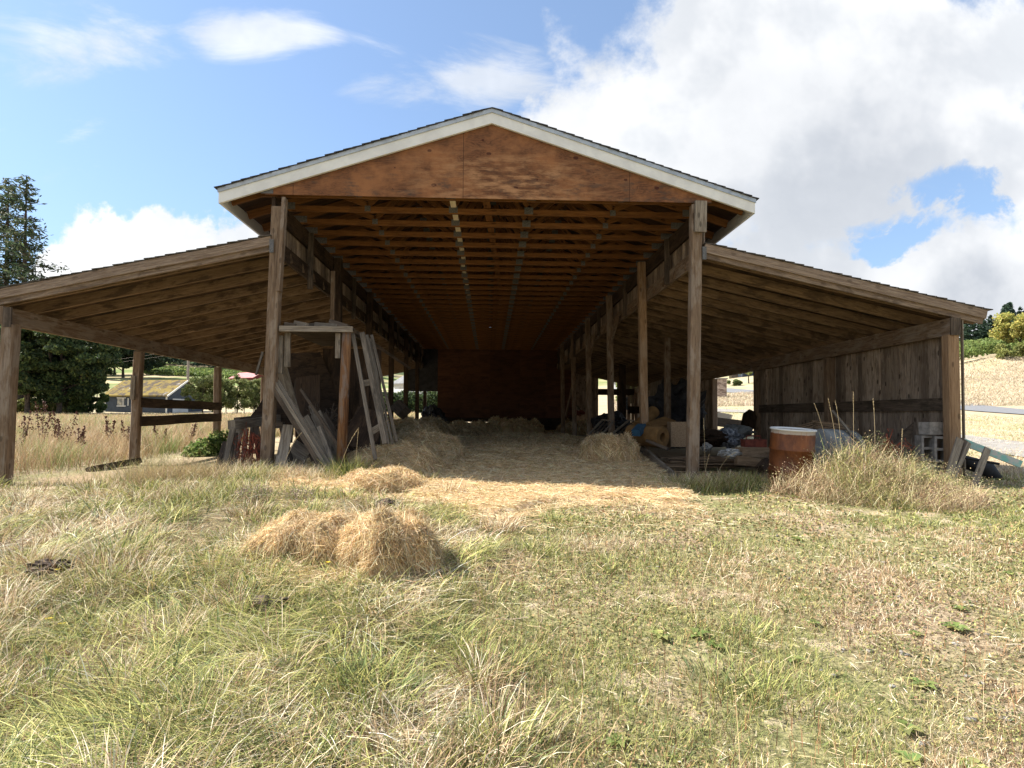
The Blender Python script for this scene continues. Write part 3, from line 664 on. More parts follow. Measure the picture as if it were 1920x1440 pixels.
# knee braces and mid posts of the right lean-to
part(MB().beam((4.6, 15.4, g1(4.6, 15.4)-.1), (4.6, 15.4, 3.05), .14, .14, up=(0, 1, 0), r=.6), 'post', M['post'])
part(MB().beam((4.9, 22, g1(4.9, 22)-.1), (4.9, 22, 3.0), .2, .2, up=(0, 1, 0), r=.1), 'post', M['dark'])
part(MB().beam((3.1, 21.8, 2.6), (3.1, 24.3, 1.1), .05, .15, r=.8), 'knee_brace', M['post'])
part(MB().beam((3.08, 15.2, 2.9), (3.08, 14.2, 3.45), .05, .12, r=.8), 'knee_brace', M['post'])
part(MB().beam((3.08, 18.4, 2.9), (3.08, 17.4, 3.45), .05, .12, r=.8), 'knee_brace', M['post'])
part(MB().beam(at(1313, 674, 15.), at(1405, 689, 15.6), .06, .09, r=1.), 'cross_tie', M['post'])
# curb board along the right of the aisle
part(MB().beam((3.03, 12.5, .42), (2.78, 9.0, .03), .045, .2, r=.8).beam((2.74, 8.86, -.06), (2.74, 8.86, .12), .09, .09, up=(0, 1, 0), r=1.), 'curb_board', M['grey'])
# a sheet wall closing the left inner bays above the junk

# ---------------------------------------------------------------- things in and around the barn
def item(mb, name, m, label, cat, group=None, smooth=False):
    vs = np.array(mb.v); lo = vs.min(0); hi = vs.max(0); o = mb.build(name, m, None, smooth=smooth, origin=((lo[0]+hi[0])/2, (lo[1]+hi[1])/2, lo[2])); return tag(o, label, cat, group)
def sub_of(root, mb, name, m, smooth=False):
    o = mb.build(name, m, None, smooth=smooth, origin=tuple(root.location)); o.location = (0, 0, 0); o.parent = root; return o
def plank(a, b_, wd, th, m, label, cat='plank', name='plank', rot=0., group=None, r=None, jit=.003):
    return item(MB().beam(at(*a), at(*b_), wd, th, up=(0, 1, 0), rot=rot, r=r, jit=jit), name, M[m], label, cat, group)

# storage frame: shelf, front rail, round post
root = thing('storage_frame', 'grey shelf on an orange-brown round post beside the left aisle post', 'shelf frame', (-2.1, F0, .08))
zS = 2.2
sub_of(root, MB().box((-3.02, F0-.06, zS-.05), (-1.98, F0-.02, zS+.03), r=1.), 'front_rail', M['grey'])
sub_of(root, MB().box((-3.02, F0-.015, zS-.0), (-1.98, F0+2.1, zS+.02), r=.3), 'shelf_board', M['greydark'])
sub_of(root, MB().tube([(-2.14, F0+.04, g1(-2.1, F0)-.1), (-2.11, F0+.04, 1.2), (-2.08, F0+.04, zS-.01)], [.075, .07, .066], 14, r=.9), 'round_post', M['log'], smooth=True)
sub_of(root, MB().box((-2.24, F0+.02, 1.78), (-2.17, F0+.05, 2.14), axis=2, r=.9), 'cleat', M['grey'])
sub_of(root, MB().box((-2.98, F0+.06, 1.65), (-2.9, F0+.1, 2.15), axis=2, r=.8), 'cleat', M['grey'])
sub_of(root, MB().box((-3.06, F0+.03, 1.55), (-3.0, F0+.1, 2.1), axis=2, r=.6), 'cleat', M['grey'])
sub_of(root, MB().box((-2.98, F0+2.06, .3), (-1.95, F0+2.1, 2.15), axis=2, r=.1), 'shade_panel', M['dark'])  # dark backing added to stand in for the deep shade behind the shelf
for i, (a, b_, wd, th, lab) in enumerate([((532, 610, 8.75), (556, 614, 8.85), .10, .035, 'short grey offcut on the left end of the high shelf'),
      ((552, 608, 8.9), (575, 613, 8.7), .11, .04, 'thick pale offcut lying second from the left on the high shelf'),
      ((562, 613, 9.), (600, 610, 9.2), .08, .03, 'thin brown offcut in the middle of the high shelf'),
      ((590, 610, 8.9), (632, 613, 8.8), .09, .025, 'long thin splintered board on the middle of the high shelf'),
      ((618, 605, 8.9), (652, 615, 8.72), .10, .045, 'thick grey board sticking up at the right end of the high shelf')]):
    plank(a, b_, wd, th, 'grey' if i % 2 else 'greydark', lab, 'offcut', 'offcut')
# curved dark sheet behind the left post
mb = MB(); nx, nz = 14, 14; top = [at(497, 664, 10.3), at(600, 660, 10.6)]; bot = [at(452, 800, 9.5), at(640, 800, 10.4)]
g = [[None]*(nz+1) for _ in range(nx+1)]
for i in range(nx+1):
    for j in range(nz+1):
        s_ = i/nx; t_ = j/nz; p = (Vector(bot[0]).lerp(bot[1], s_)).lerp(Vector(top[0]).lerp(top[1], s_), t_); k_ = math.sin(math.pi*t_)
        g[i][j] = p+Vector((.12*k_*(1-s_), .25*k_, 0))
for i in range(nx):
    for j in range(nz): mb.face([g[i][j], g[i+1][j], g[i+1][j+1], g[i][j+1]], [(i*.2, j*.2), (i*.2+.2, j*.2), (i*.2+.2, j*.2+.2), (i*.2, j*.2+.2)], .35)
for j in range(nz):
    d_ = Vector((.0, .012, 0))
    for i in (0, nx): mb.face([g[i][j], g[i][j+1], g[i][j+1]+d_, g[i][j]+d_], [(0, j*.2), (0, j*.2+.2), (.02, j*.2+.2), (.02, j*.2)], .8)
item(mb, 'bent_sheet', M['dark'], 'large dark bowed sheet of old board standing behind the left aisle post', 'sheet')
plank((493, 660, 9.4), (480, 703, 9.3), .03, .03, 'grey', 'thin pale stick leaning on the top edge of the bowed sheet', 'stick', 'stick')
# work bench / heavy rail
root = thing('timber_bench', 'heavy grey timber rail on slatted legs left of the left aisle post', 'bench', tuple(at(450, 900, 9.2)))
sub_of(root, MB().beam(at(434, 797, 8.9), at(520, 785, 9.9), .13, .13, r=.9, jit=.006), 'top_rail', M['grey'])
sub_of(root, MB().beam(at(444, 787, 9.1), at(500, 781, 9.8), .10, .06, r=.7), 'cap_board', M['greydark'])
for (a, b_) in (((447, 803, 9.15), (426, 912, 8.95)), ((462, 803, 9.4), (452, 905, 9.3)), ((474, 800, 9.5), (466, 905, 9.4))):
    sub_of(root, MB().beam(at(*a), at(*b_), .15 if a[0] == 447 else .07, .03, up=(0, 1, 0), r=.9), 'leg', M['grey'])
plank((437, 802, 8.9), (413, 915, 8.8), .08, .04, 'grey', 'narrow grey board at the outer end of the timber bench')
plank((425, 830, 9.9), (404, 895, 9.6), .09, .09, 'greydark', 'dark pole leaning low behind the timber bench', 'pole', 'old_pole')
# twine heap
def tangle(name, c, r_, n, m, label, cat, wd=.006):
    mb = MB()
    for _ in range(n):
        p = Vector((random.gauss(0, 1)*r_[0], random.gauss(0, 1)*r_[1], random.uniform(-1, 1)*r_[2])); pts = [p]
        for _k in range(5): p = p+Vector((random.gauss(0, .05), random.gauss(0, .05), random.gauss(-.03, .07))); pts.append(p)
        mb.tube([Vector(c)+q for q in pts], wd/2, 3, cap=False)
    return item(mb, name, m, label, cat)
tangle('twine_tangle', at(470, 850, 9.0), (.09, .05, .28), 150, M['net'], 'tangle of orange-red baling twine hanging beside the left aisle post', 'twine', .008)
# planks leaning around the storage frame
plank((541, 797, 8.8), (519, 906, 8.45), .15, .03, 'grey', 'short wide pale board leaning forward between the two posts', r=1.)
plank((524, 672, 9.0), (560, 800, 9.3), .16, .025, 'grey', 'tall curved silvery board behind the left aisle post', jit=.02, r=.7)
plank((508, 722, 8.7), (612, 892, 8.55), .06, .05, 'greydark', 'lowest of the bundled boards leaning from the left aisle post', r=.9)
plank((514, 716, 8.72), (620, 890, 8.57), .05, .05, 'grey', 'middle of the bundled boards leaning from the left aisle post', r=1.)
plank((521, 714, 8.8), (628, 888, 8.65), .05, .05, 'grey', 'uppermost of the bundled boards leaning from the left aisle post', r=.8)
plank((570, 783, 9.1), (628, 882, 8.75), .15, .03, 'grey', 'wide grey board leaning just behind the bundled boards', r=.9)
plank((592, 775, 9.3), (640, 868, 8.95), .17, .03, 'grey', 'wide blue-grey board leaning against the round post', r=.6)
plank((606, 778, 9.6), (650, 850, 9.2), .12, .03, 'greydark', 'narrow brown board behind the blue-grey one', r=.7)
plank((564, 730, 9.2), (636, 838, 8.9), .04, .035, 'greydark', 'thin brown stick slanting across the leaning boards', 'stick', 'stick', r=1.)
plank((545, 840, 9.2), (575, 860, 9.1), .3, .02, 'grey', 'low grey sheet tilted in the shadow between the posts', 'sheet', 'sheet', r=.5)
plank((516, 797, 9.2), (532, 797, 9.2), .1, .1, 'greydark', 'square timber end poking out right of the left aisle post', 'timber', 'timber')
item(MB().beam(at(578, 838, 9.7), at(578, 706, 10.2), .40, .03, up=(0, 1, 0), r=.4), 'old_door', M['dark'], 'dark brown old door standing inside the storage frame', 'door')
item(MB().beam(at(545, 830, 10.0), at(556, 712, 10.3), .05, .03, up=(0, 1, 0), r=.8), 'batten', M['greydark'], 'upright batten at the left edge of the old panel', 'batten')
for a, b_, wd, mm, lab in (((530, 800, 9.4), (548, 893, 9.0), .10, 'greydark', 'dark board standing in the gap right of the left aisle post'), ((548, 765, 9.5), (600, 888, 9.0), .09, 'greydark', 'brown board just behind the curved silvery one'), ((582, 760, 9.5), (622, 870, 9.1), .07, 'grey', 'narrow silvery board between the wide leaning ones'),
        ((618, 800, 9.4), (642, 888, 9.0), .12, 'greydark', 'short brown board at the inner foot of the round post'), ((598, 800, 8.95), (634, 893, 8.6), .06, 'grey', 'pale lath lying on the wide leaning boards'), ((480, 800, 9.3), (492, 905, 9.1), .09, 'greydark', 'dark upright board hidden by the left aisle post'), ((443, 812, 9.0), (432, 912, 8.7), .05, 'greydark', 'dark lath against the outer leg of the bench'),
        ((655, 800, 9.6), (690, 868, 9.2), .06, 'greydark', 'dark strip low behind the ladder'), ((668, 790, 9.9), (702, 860, 9.5), .05, 'grey', 'grey strip low behind the ladder')):
    plank(a, b_, wd, .028, mm, lab, r=random.uniform(.4, 1.))
tangle('brush_heap', at(612, 790, 9.9), (.16, .1, .12), 90, M['greydark'], 'heap of brown brushwood behind the leaning boards', 'brush', .02)
# ladder and slats right of the round post
root = thing('ladder', 'grey wooden ladder leaning on the hay right of the round post', 'ladder', tuple(at(711, 862, 8.5)))
A0, A1, B0, B1 = at(661, 622, 8.9), at(704, 862, 8.45), at(679, 624, 8.9), at(722, 832, 8.55)
sub_of(root, MB().beam(A0, A1, .05, .04, up=(0, 1, 0), r=1.), 'side_rail', M['slat']); sub_of(root, MB().beam(B0, B1, .07, .04, up=(0, 1, 0), r=.9), 'side_rail', M['slat'])
for t_ in (.42, .8): sub_of(root, MB().beam(A0.lerp(A1, t_)+Vector((-.02, .02, 0)), B0.lerp(B1, t_+.03)+Vector((.04, .02, 0)), .03, .09, up=(0, 0, 1), r=.9), 'rung', M['slat'])
for a, b_, lab, wd in (((688, 628, 9.), (728, 832, 8.75), 'first loose slat right of the ladder', .045), ((693, 635, 9.05), (736, 832, 8.8), 'second loose slat right of the ladder, thinner and darker', .03), ((697, 628, 9.1), (744, 828, 8.85), 'outermost loose slat right of the ladder', .04)):
    plank(a, b_, wd, .025, 'slat', lab, 'slat', 'slat', r=.8)
plank((662, 618, 8.8), (768, 690, 12.0), .05, .03, 'greydark', 'long thin pole running back from the shelf into the aisle', 'pole', 'long_pole')
plank((660, 625, 8.9), (690, 640, 9.8), .06, .03, 'grey', 'short strip beside the top of the ladder', 'strip', 'strip')
item(MB().beam(at(684, 840, 10.4), at(684, 690, 10.4), .16, .14, up=(0, 1, 0), r=.2), 'dark_post', M['dark'], 'dark square post hidden behind the ladder', 'post')
plank((668, 840, 9.3), (700, 770, 9.8), .5, .02, 'dark', 'brown warped sheet behind the foot of the ladder', 'sheet', 'sheet', r=.5)
plank((745, 760, 12.5), (758, 775, 12.4), .25, .3, 'greydark', 'small dark crate on top of the far hay heap', 'crate', 'crate')
item(MB().box((-2.95, 13.5, .3), (-2.9, 15.2, 1.9), r=.1), 'shade_sheet', M['dark'], 'dark sheet added for shade along the left side of the aisle halfway in', 'sheet')  # added dark sheet, stands in for the shade on the open left side
item(MB().box((-3.0, 10.9, .2), (-2.95, 12.0, 1.75), r=.1), 'shade_sheet', M['dark'], 'dark sheet added for shade behind the storage frame on the left of the aisle', 'sheet')  # another added dark sheet, shade behind the frame given as a surface

# hay ---------------------------------------------------------------
def dome(cx, cy, rx, ry, h, rot=0., seed=0, sq=2., ns=9000, slen=(.1, .28), name='hay_heap', label='', group=None, cat='hay heap', zoff=0., boxy=False, flow=None, lum=1.):
    na, nr = 56, 18; V_ = []; c_, s_ = math.cos(rot), math.sin(rot)
    def surf(u, a):
        ca, sa = np.cos(a), np.sin(a); k = (np.abs(ca)**sq+np.abs(sa)**sq)**(-1/sq)*(1+(.5 if boxy else .3)*(fbm(ca*1.3+seed*3.1+4, sa*1.3+9, 1.6, seed+2, 3)-.5)); x = u*k*ca*rx; y = u*k*sa*ry
        prof = np.sqrt(np.clip(1-u**(4. if boxy else 2.2), 0, 1)); nx_ = fbm(x*1.+seed*9, y+seed*5, 3.2, seed, 3)
        xx = cx+x*c_-y*s_; yy = cy+x*s_+y*c_; nx_ = nx_+.35*(fbm(xx, yy, 9., seed+4, 2)-.5); z = gz(xx, yy, False)+zoff-.06+h*prof*((.55+.85*nx_) if boxy else (.72+.5*nx_))
        return xx*1.+(nx_-.5)*.06, yy, z
    u = np.linspace(0, 1, nr)**.75; a = np.linspace(0, 2*np.pi, na, endpoint=False); Ug, Ag = np.meshgrid(u, a, indexing='ij')
    x, y, z = surf(Ug.ravel(), Ag.ravel()); V1 = np.stack([x, y, z], -1); i = np.arange(nr-1)[:, None]*na; j = np.arange(na)[None]; j2 = (j+1) % na
    F1 = np.stack([i+j, i+na+j, i+na+j2, i+j2], -1).reshape(-1, 4); C1 = pal(len(V1), STRAW[:3], (3, 1, 3), .1)*.8*lum
    u = np.sqrt(rng.uniform(0, 1.04, ns)); a = rng.uniform(0, 2*np.pi, ns); x, y, z = surf(u, a); x2, y2, z2 = surf(u, a+.08)
    x3, y3, z3 = surf(np.clip(u+.05, 0, 1.05), a)
    T = np.stack([x2-x, y2-y, z2-z], -1); T /= np.linalg.norm(T, axis=1, keepdims=True)+1e-9; B = np.stack([x3-x, y3-y, z3-z], -1); B /= np.linalg.norm(B, axis=1, keepdims=True)+1e-9
    th = rng.uniform(0, 2*np.pi, ns)
    if boxy: th = np.where(u > .72, np.pi/2+(fbm(x*1., y+z*2, 7., seed+8, 2)-.5)*3+rng.normal(size=ns)*.35, (fbm(x, y, 6., seed+9, 2))*9+rng.normal(size=ns)*.5)
    Dd = T*np.cos(th)[:, None]+B*np.sin(th)[:, None]+rng.normal(size=(ns, 3))*.22; P_ = np.stack([x, y, z], -1)+rng.normal(size=(ns, 3))*.012+np.array([0, 0, .012])
    st = strands(P_, Dd, rng.uniform(*slen, ns), rng.uniform(.0016, .0036, ns)*max(1., cy/6.), pal(ns, STRAW, (4, 3, 3, 1), .2)*lum*(.55+.9*fbm(x, y+z, 9., seed+6, 3))[:, None], sag=.5)  # clump noise also paints dark crevice shade into the strand colour
    Vm, Fm, Cm = merge([(V1, F1, C1), st]); o = npmesh(name, Vm, Fm, Cm, M['straw'], origin=(cx, cy, g1(cx, cy))); return tag(o, label, cat, group)
def px2(px, py, Yd): p = at(px, py, Yd); return p.x, p.y
B_ = 'hay bales'
dome(-1.34, 4.74, .47, .32, .31, -.15, 3, 3.6, 32000, (.06, .22), 'hay_bale', label='slumped golden hay bale in the front grass, left of the pair', group=B_, cat='hay bale', boxy=True)
dome(-.70, 4.5, .36, .30, .40, .5, 5, 2.6, 32000, (.06, .25), 'hay_bale', label='broken golden hay bale in the front grass, right of the pair', group=B_, cat='hay bale', boxy=True)
dome(*px2(1143, 850, 10.6), .46, .26, .40, .05, 6, 4., 9000, name='hay_bale', label='brown hay bale on the aisle floor by the right curb board', group=B_, cat='hay bale', boxy=True, zoff=.08)
for k_, (px_, wd, dp, hh, lab) in enumerate([(905, .75, .4, .45, 'low dim hay bale in the middle at the back of the aisle'), (975, 1.0, .45, .62, 'tall dim hay bale right of the middle at the back of the aisle'),
        (935, .6, .4, .6, 'dim hay bale squeezed second from the right at the back of the aisle'), (1080, .8, .45, .5, 'dim hay bale at the right end of the row at the back of the aisle'), (862, .5, .4, .45, 'dim rounded hay bale at the left end of the row at the back')]):
    x_, y_ = px2(px_, 806, 25.5+k_*.3); dome(x_, y_, wd, dp, hh, .1*k_, 10+k_, 4., 2500, name='hay_bale', label=lab, group=B_, cat='hay bale', boxy=True, zoff=.05)
H_ = 'loose hay heaps'
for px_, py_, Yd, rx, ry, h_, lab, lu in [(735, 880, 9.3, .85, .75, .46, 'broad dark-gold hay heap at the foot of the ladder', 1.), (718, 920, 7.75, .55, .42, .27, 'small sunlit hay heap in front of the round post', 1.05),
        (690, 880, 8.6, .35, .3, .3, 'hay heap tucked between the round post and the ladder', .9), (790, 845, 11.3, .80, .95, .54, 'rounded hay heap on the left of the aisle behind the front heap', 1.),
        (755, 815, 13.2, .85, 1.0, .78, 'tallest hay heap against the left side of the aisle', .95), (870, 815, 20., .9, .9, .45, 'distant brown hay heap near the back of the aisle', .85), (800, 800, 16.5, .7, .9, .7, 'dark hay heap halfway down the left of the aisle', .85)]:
    x_, y_ = px2(px_, py_, Yd); dome(x_, y_, rx, ry, h_, rng.uniform(-.5, .5), int(px_), 2.3, 9000, label=lab, group=H_, lum=lu)  # heap tone follows its place: sunlit one lighter, deeper ones darkened for shade
def hay_floor():
    nx, ny = 90, 260; xs = np.linspace(-3.6, 3.35, nx); ys = np.concatenate([np.linspace(5.9, 14, 190), np.linspace(14.1, 28, 70)]); Xg, Yg = np.meshgrid(xs, ys, indexing='ij'); x, y = Xg.ravel(), Yg.ravel()
    edge = 6.5+(fbm(x, y*0, .9, 8)-.5)*1.7+np.abs(x-.1)**2*.06; right = np.clip((2.62+(y-8.7)*.115-x)/.15, 0, 1)
    k = np.clip((y-edge)/.5, 0, 1)*right; z = gz(x, y)+k*(.055+.07*(fbm(x, y, 2.6, 4)-.3))-(1-k)*.06
    V1 = np.stack([x, y, z], -1); i = np.arange(nx-1)[:, None]*ny; j = np.arange(ny-1)[None]; F1 = np.stack([i+j, i+ny+j, i+ny+j+1, i+j+1], -1).reshape(-1, 4)
    C1 = pal(len(V1), STRAW[:3], (3, 2, 2), .08)
    n = 130000; yy = np.exp(rng.uniform(np.log(5.6), np.log(27), n)); xx = rng.uniform(-3.3, 3.1, n)
    ed = 6.5+(fbm(xx, yy*0, .9, 8)-.5)*1.7+np.abs(xx-.1)**2*.06; keep = ((yy > ed-.1) | (rng.random(n) < .22*np.exp(-(ed-yy)*1.2))) & (xx < 2.66+(yy-8.7)*.115); xx, yy = xx[keep], yy[keep]; n = len(xx)
    zz = gz(xx, yy)+.055+.07*(fbm(xx, yy, 2.6, 4)-.3)+np.abs(rng.normal(size=n))*.012
    zz = np.where(yy > ed[keep]+.3, zz, gz(xx, yy)+.02)
    Dd = np.stack([rng.normal(size=n), rng.normal(size=n), rng.normal(size=n)*.16], -1)
    st = strands(np.stack([xx, yy, zz], -1), Dd, rng.uniform(.08, .26, n), .0035*np.maximum(1, yy/7), pal(n, STRAW, (4, 4, 2, 1), .2), sag=.4)
    Vm, Fm, Cm = merge([(V1, F1, C1), st]); tag(npmesh('loose_hay', Vm, Fm, Cm, M['straw']), kind='stuff')
hay_floor()

n = 5200; a_ = rng.uniform(0, 6.28, n); r_s = rng.exponential(.32, n)+.25; x = -1.05+np.cos(a_)*r_s*1.5; y = 4.5+np.sin(a_)*r_s
tag(npmesh('scattered_hay', *strands(np.stack([x, y, gz(x, y)+rng.uniform(0, .07, n)], -1), np.stack([rng.normal(size=n), rng.normal(size=n), rng.normal(size=n)*.3], -1), rng.uniform(.06, .24, n), rng.uniform(.0018, .0034, n), pal(n, STRAW, (4, 4, 2, 1), .2), sag=.5), M['straw']), kind='stuff')
# clods of dark soil in the grass
for px_, py_, Yd, r_, lab in ((728, 948, 6.35, .11, 'black crumbly clod of soil between the hay and the front bales'), (500, 1150, 3.75, .10, 'dark clod of soil in the long grass below the left bale'), (95, 1085, 4.3, .10, 'dark patch of bare soil at the left edge of the grass')):
    x_, y_ = px2(px_, py_, Yd); bm = bmesh.new(); bmesh.ops.create_icosphere(bm, subdivisions=4, radius=r_)
    for v_ in bm.verts:
        f_ = .45+1.1*float(fbm(np.array([v_.co.x*9+px_]), np.array([v_.co.y*9+v_.co.z*11]), 3., 3, 4)[0]); v_.co = Vector((v_.co.x*f_*1.25, v_.co.y*f_, v_.co.z*f_*.7))
    me = bpy.data.meshes.new('soil_clod'); bm.to_mesh(me); bm.free(); me.materials.append(M['soil']); o = bpy.data.objects.new('soil_clod', me); o.location = (x_, y_, g1(x_, y_)+.02); link(o); tag(o, lab, 'soil clod', 'soil clods')

# right lean-to clutter ------------------------------------------------
# rust drum
dp = at(1479, 803, 8.35); root = thing('steel_drum', 'open rust-brown steel drum with a whitish rim under the right lean-to', 'drum', (dp.x, dp.y, dp.z-.88)); root.rotation_euler = (R(4.5), R(.5), R(20))
rr = .287
bd = MB().lathe([(rr-.01, 0), (rr, .02), (rr, .27), (rr+.012, .285), (rr+.012, .295), (rr, .31), (rr, .57), (rr+.012, .585), (rr+.012, .595), (rr, .61), (rr, .80), (rr-.004, .83), (rr+.0, .845), (rr-.004, .86)], n=64)
bd.lathe([(rr-.012, .86), (rr-.014, .3), (rr-.02, .02), (0, .02)], n=64)
o = bd.build('drum_body', M['rust'], root, smooth=True)
MB().lathe([(rr-.004, .855), (rr+.014, .858), (rr+.018, .87), (rr+.010, .882), (rr-.008, .88), (rr-.014, .86)], n=64).build('rim', M['white'], root, smooth=True)
MB().lathe([(rr-.016, .80), (.0, .80)], n=48).build('contents', M['soil'], root)
# grey-blue plastic barrel lying down
p_ = at(1566, 838, 9.5); root = thing('plastic_barrel', 'faded blue-grey plastic barrel lying behind the rusty drum', 'barrel', tuple(p_)); root.rotation_euler = (R(88), 0, R(-62))
o = MB().lathe([(0, -.42), (.24, -.42), (.28, -.38), (.285, -.2), (.27, -.18), (.285, -.16), (.285, .16), (.27, .18), (.285, .2), (.28, .38), (.24, .42), (0, .42)], n=40).build('barrel_body', M['barrelblue'], root, smooth=True)
MB().lathe([(.0, .445), (.05, .445), (.05, .42)], c=(.12, 0, 0), n=16).build('bung', M['barrelblue'], root)
# shakes stack behind the drum
for a, b_, th, lab in (((1486, 812, 10.2), (1528, 800, 10.), .22, 'bundle of rough brown shingles left behind the drum'), ((1520, 797, 10.1), (1588, 806, 9.9), .2, 'long bundle of rough brown shingles right behind the drum')):
    mb = MB(); A_0, B_0 = at(*a), at(*b_)
    for k in range(9): q = Vector((random.uniform(-.03, .03), random.uniform(-.05, .05), -.1+k*th/9)); mb.beam(A_0+q, B_0+q, .4, .018, r=random.random())
    item(mb, 'shingle_bundle', M['cut'], lab, 'shingles')
tangle('red_mesh', at(1665, 846, 8.8), (.06, .05, .03), 90, M['net'], 'crumpled orange-red netting among the dry weeds', 'netting', .012)
mb = MB(); q = [at(1655, 862, 9.0), at(1700, 870, 9.0), at(1714, 792, 9.3), at(1690, 812, 9.35)]; qb = [p+Vector((0, .02, 0)) for p in q]
mb.face(q, [(0, 0), (.4, 0), (.5, .6), (.2, .5)], .5); mb.face(qb[::-1], [(0, 0)]*4, .5)
for k in range(4): mb.face([q[k], qb[k], qb[(k+1) % 4], q[(k+1) % 4]], None, .5)
item(mb, 'plywood_scrap', M['greydark'], 'pointed scrap of grey plywood leaning on the plank wall', 'plywood')
plank((1560, 770, 9.6), (1612, 832, 9.2), .035, .035, 'grey', 'thin grey pole slanting in front of the plank wall', 'pole', 'thin_pole')
# concrete blocks
def block(c, rz, up, label, hollow=True):
    """hollow block 0.4 long: shell, webs; lying or standing on end"""
    mb = MB(); L_, W_, H_ = .39, .19, .19
    if hollow:
        for y in (-W_/2+.016, W_/2-.016): mb.box((-L_/2, y-.016, -H_/2), (L_/2, y+.016, H_/2), r=.5)
        for x in (-L_/2+.018, 0, L_/2-.018): mb.box((x-.018, -W_/2+.0325, -H_/2+.001), (x+.018, W_/2-.0325, H_/2-.001), r=.5)
    else: mb.box((-L_/2, -W_/2, -H_/2), (L_/2, W_/2, H_/2), r=.5)
    o = mb.build('concrete_block', M['concrete']); up_m = Matrix(((0, -1, 0), (0, 0, -1), (1, 0, 0))).to_4x4()
    o.matrix_world = Matrix.Translation(c) @ Matrix.Rotation(rz, 4, 'Z') @ (up_m if up else Matrix.Identity(4)); return tag(o, label, 'concrete block', 'concrete blocks by the corner post')
def cb(px, py, Yd): return at(px, py, Yd)
block(cb(1752, 803, 8.95), R(12), False, 'solid-looking grey block on top of the stack by the corner post', False)
block(cb(1734, 840, 9.0), R(-8), True, 'hollow block standing on end at the left of the stack'); block(cb(1760, 842, 8.9), R(-14), True, 'hollow block standing on end beside the corner post')
block(cb(1742, 880, 8.95), R(20), False, 'lowest grey block of the stack, half hidden by weeds', False)
# broken painted rack
root = thing('broken_pallet', 'collapsed rack of grey and turquoise boards by the right corner post', 'pallet', tuple(at(1830, 915, 8.2)))
for a, b_, wd, mm in (((1800, 823, 8.2), (1772, 912, 8.0), .11, 'grey'), ((1808, 824, 8.35), (1781, 905, 8.2), .10, 'greydark'), ((1817, 830, 8.25), (1780, 914, 8.02), .06, 'grey'), ((1852, 841, 8.15), (1822, 921, 7.95), .095, 'grey')):
    sub_of(root, MB().beam(at(*a), at(*b_), wd, .022, up=(0, 1, 0), r=1., jit=.002), 'upright_board', M[mm])
sub_of(root, MB().beam(at(1805, 828, 8.4), at(1915, 871, 8.1), .10, .022, up=(0, 1, 0)), 'cross_board', M['teal'])
sub_of(root, MB().tube([at(1800, 857, 8.6), at(1874, 870, 8.4)], .018, 8), 'pipe', M['black'])
item(MB().tube([at(1805, 865, 8.9), at(1850, 878, 8.8), at(1870, 905, 8.7)], [.10, .12, .1], 12), 'black_hose', M['black'], 'thick black pipe lying under the collapsed painted rack', 'pipe', smooth=True)
plank((1795, 914, 8.0), (1895, 921, 7.8), .09, .03, 'grey', 'pale grey board flat on the ground by the collapsed rack', r=1.)
plank((1690, 875, 8.2), (1735, 895, 8.0), .1, .03, 'grey', 'pale board end showing in the weeds below the blocks', r=1.)

# boards stacked flat behind the right aisle post
G_ = 'boards in the flat stack'
for k in range(26):
    lay = k//5; x0 = 2.95+random.uniform(-.1, .35)+(.25 if lay > 2 else 0); x1 = x0+random.uniform(.9, 1.9); y = 10.0+(k % 5)*.24+random.uniform(-.05, .05); z = g1(4, 10)+.03+lay*.04
    item(MB().beam((x0, y, z), (x1, y+random.uniform(-.25, .25), z+random.uniform(-.02, .03)), random.uniform(.14, .24), random.uniform(.015, .028), jit=.008), 'stacked_board', M['cut'], ('rough brown board in the lowest layer', 'rough brown board in the second layer', 'rough brown board in the third layer', 'rough brown board in the fourth layer', 'rough brown board in the top layer', 'single rough brown board lying uppermost')[lay]+' of the flat stack behind the right aisle post', 'board', G_)
plank((1385, 848, 9.6), (1442, 848, 9.9), .16, .14, 'cut', 'thick squared timber between the board stack and the drum', 'timber', 'timber', r=.8)
plank((1380, 862, 9.4), (1438, 870, 9.5), .14, .08, 'cut', 'lower timber half buried left of the drum', 'timber', 'timber', r=.6)
plank((1365, 888, 8.8), (1400, 903, 8.5), .12, .04, 'cut', 'orange-brown board end in the grass right of the right aisle post', r=1.)
plank((1425, 880, 9.2), (1438, 865, 9.3), .12, .12, 'dark', 'black timber end just left of the drum', 'timber', 'timber', r=.2)
def crumple(name, c, r_, m, label, cat, seed=1):
    bm = bmesh.new(); bmesh.ops.create_icosphere(bm, subdivisions=4, radius=1)
    for v_ in bm.verts:
        f_ = .5+1.0*float(fbm(np.array([v_.co.x*3+seed*7+v_.co.z]), np.array([v_.co.y*3+v_.co.z*4]), 1.1, seed, 2)[0]); v_.co = Vector((v_.co.x*r_[0]*f_, v_.co.y*r_[1]*f_, v_.co.z*r_[2]*f_))
    me = bpy.data.meshes.new(name); bm.to_mesh(me); bm.free(); me.materials.append(m); o = bpy.data.objects.new(name, me); o.location = c; link(o); return tag(o, label, cat)
crumple('plastic_bag', at(1368, 850, 9.5), (.16, .1, .07), M['plastic'], 'crumpled clear plastic bag on the board stack', 'plastic bag', 2)
crumple('rag_heap', at(1367, 822, 12.5), (.30, .2, .17), M['foil'], 'crumpled silver and blue sheeting near the wall opening', 'sheeting', 3)
crumple('rag_heap', at(1382, 808, 13.6), (.36, .2, .13), M['barrelblue'], 'flattened grey-blue sheeting in the grass at the wall opening', 'sheeting', 4)
crumple('plastic_bag', at(1325, 838, 11.5), (.10, .1, .08), M['plastic'], 'small white bag on the ground behind the board stack', 'plastic bag', 5)
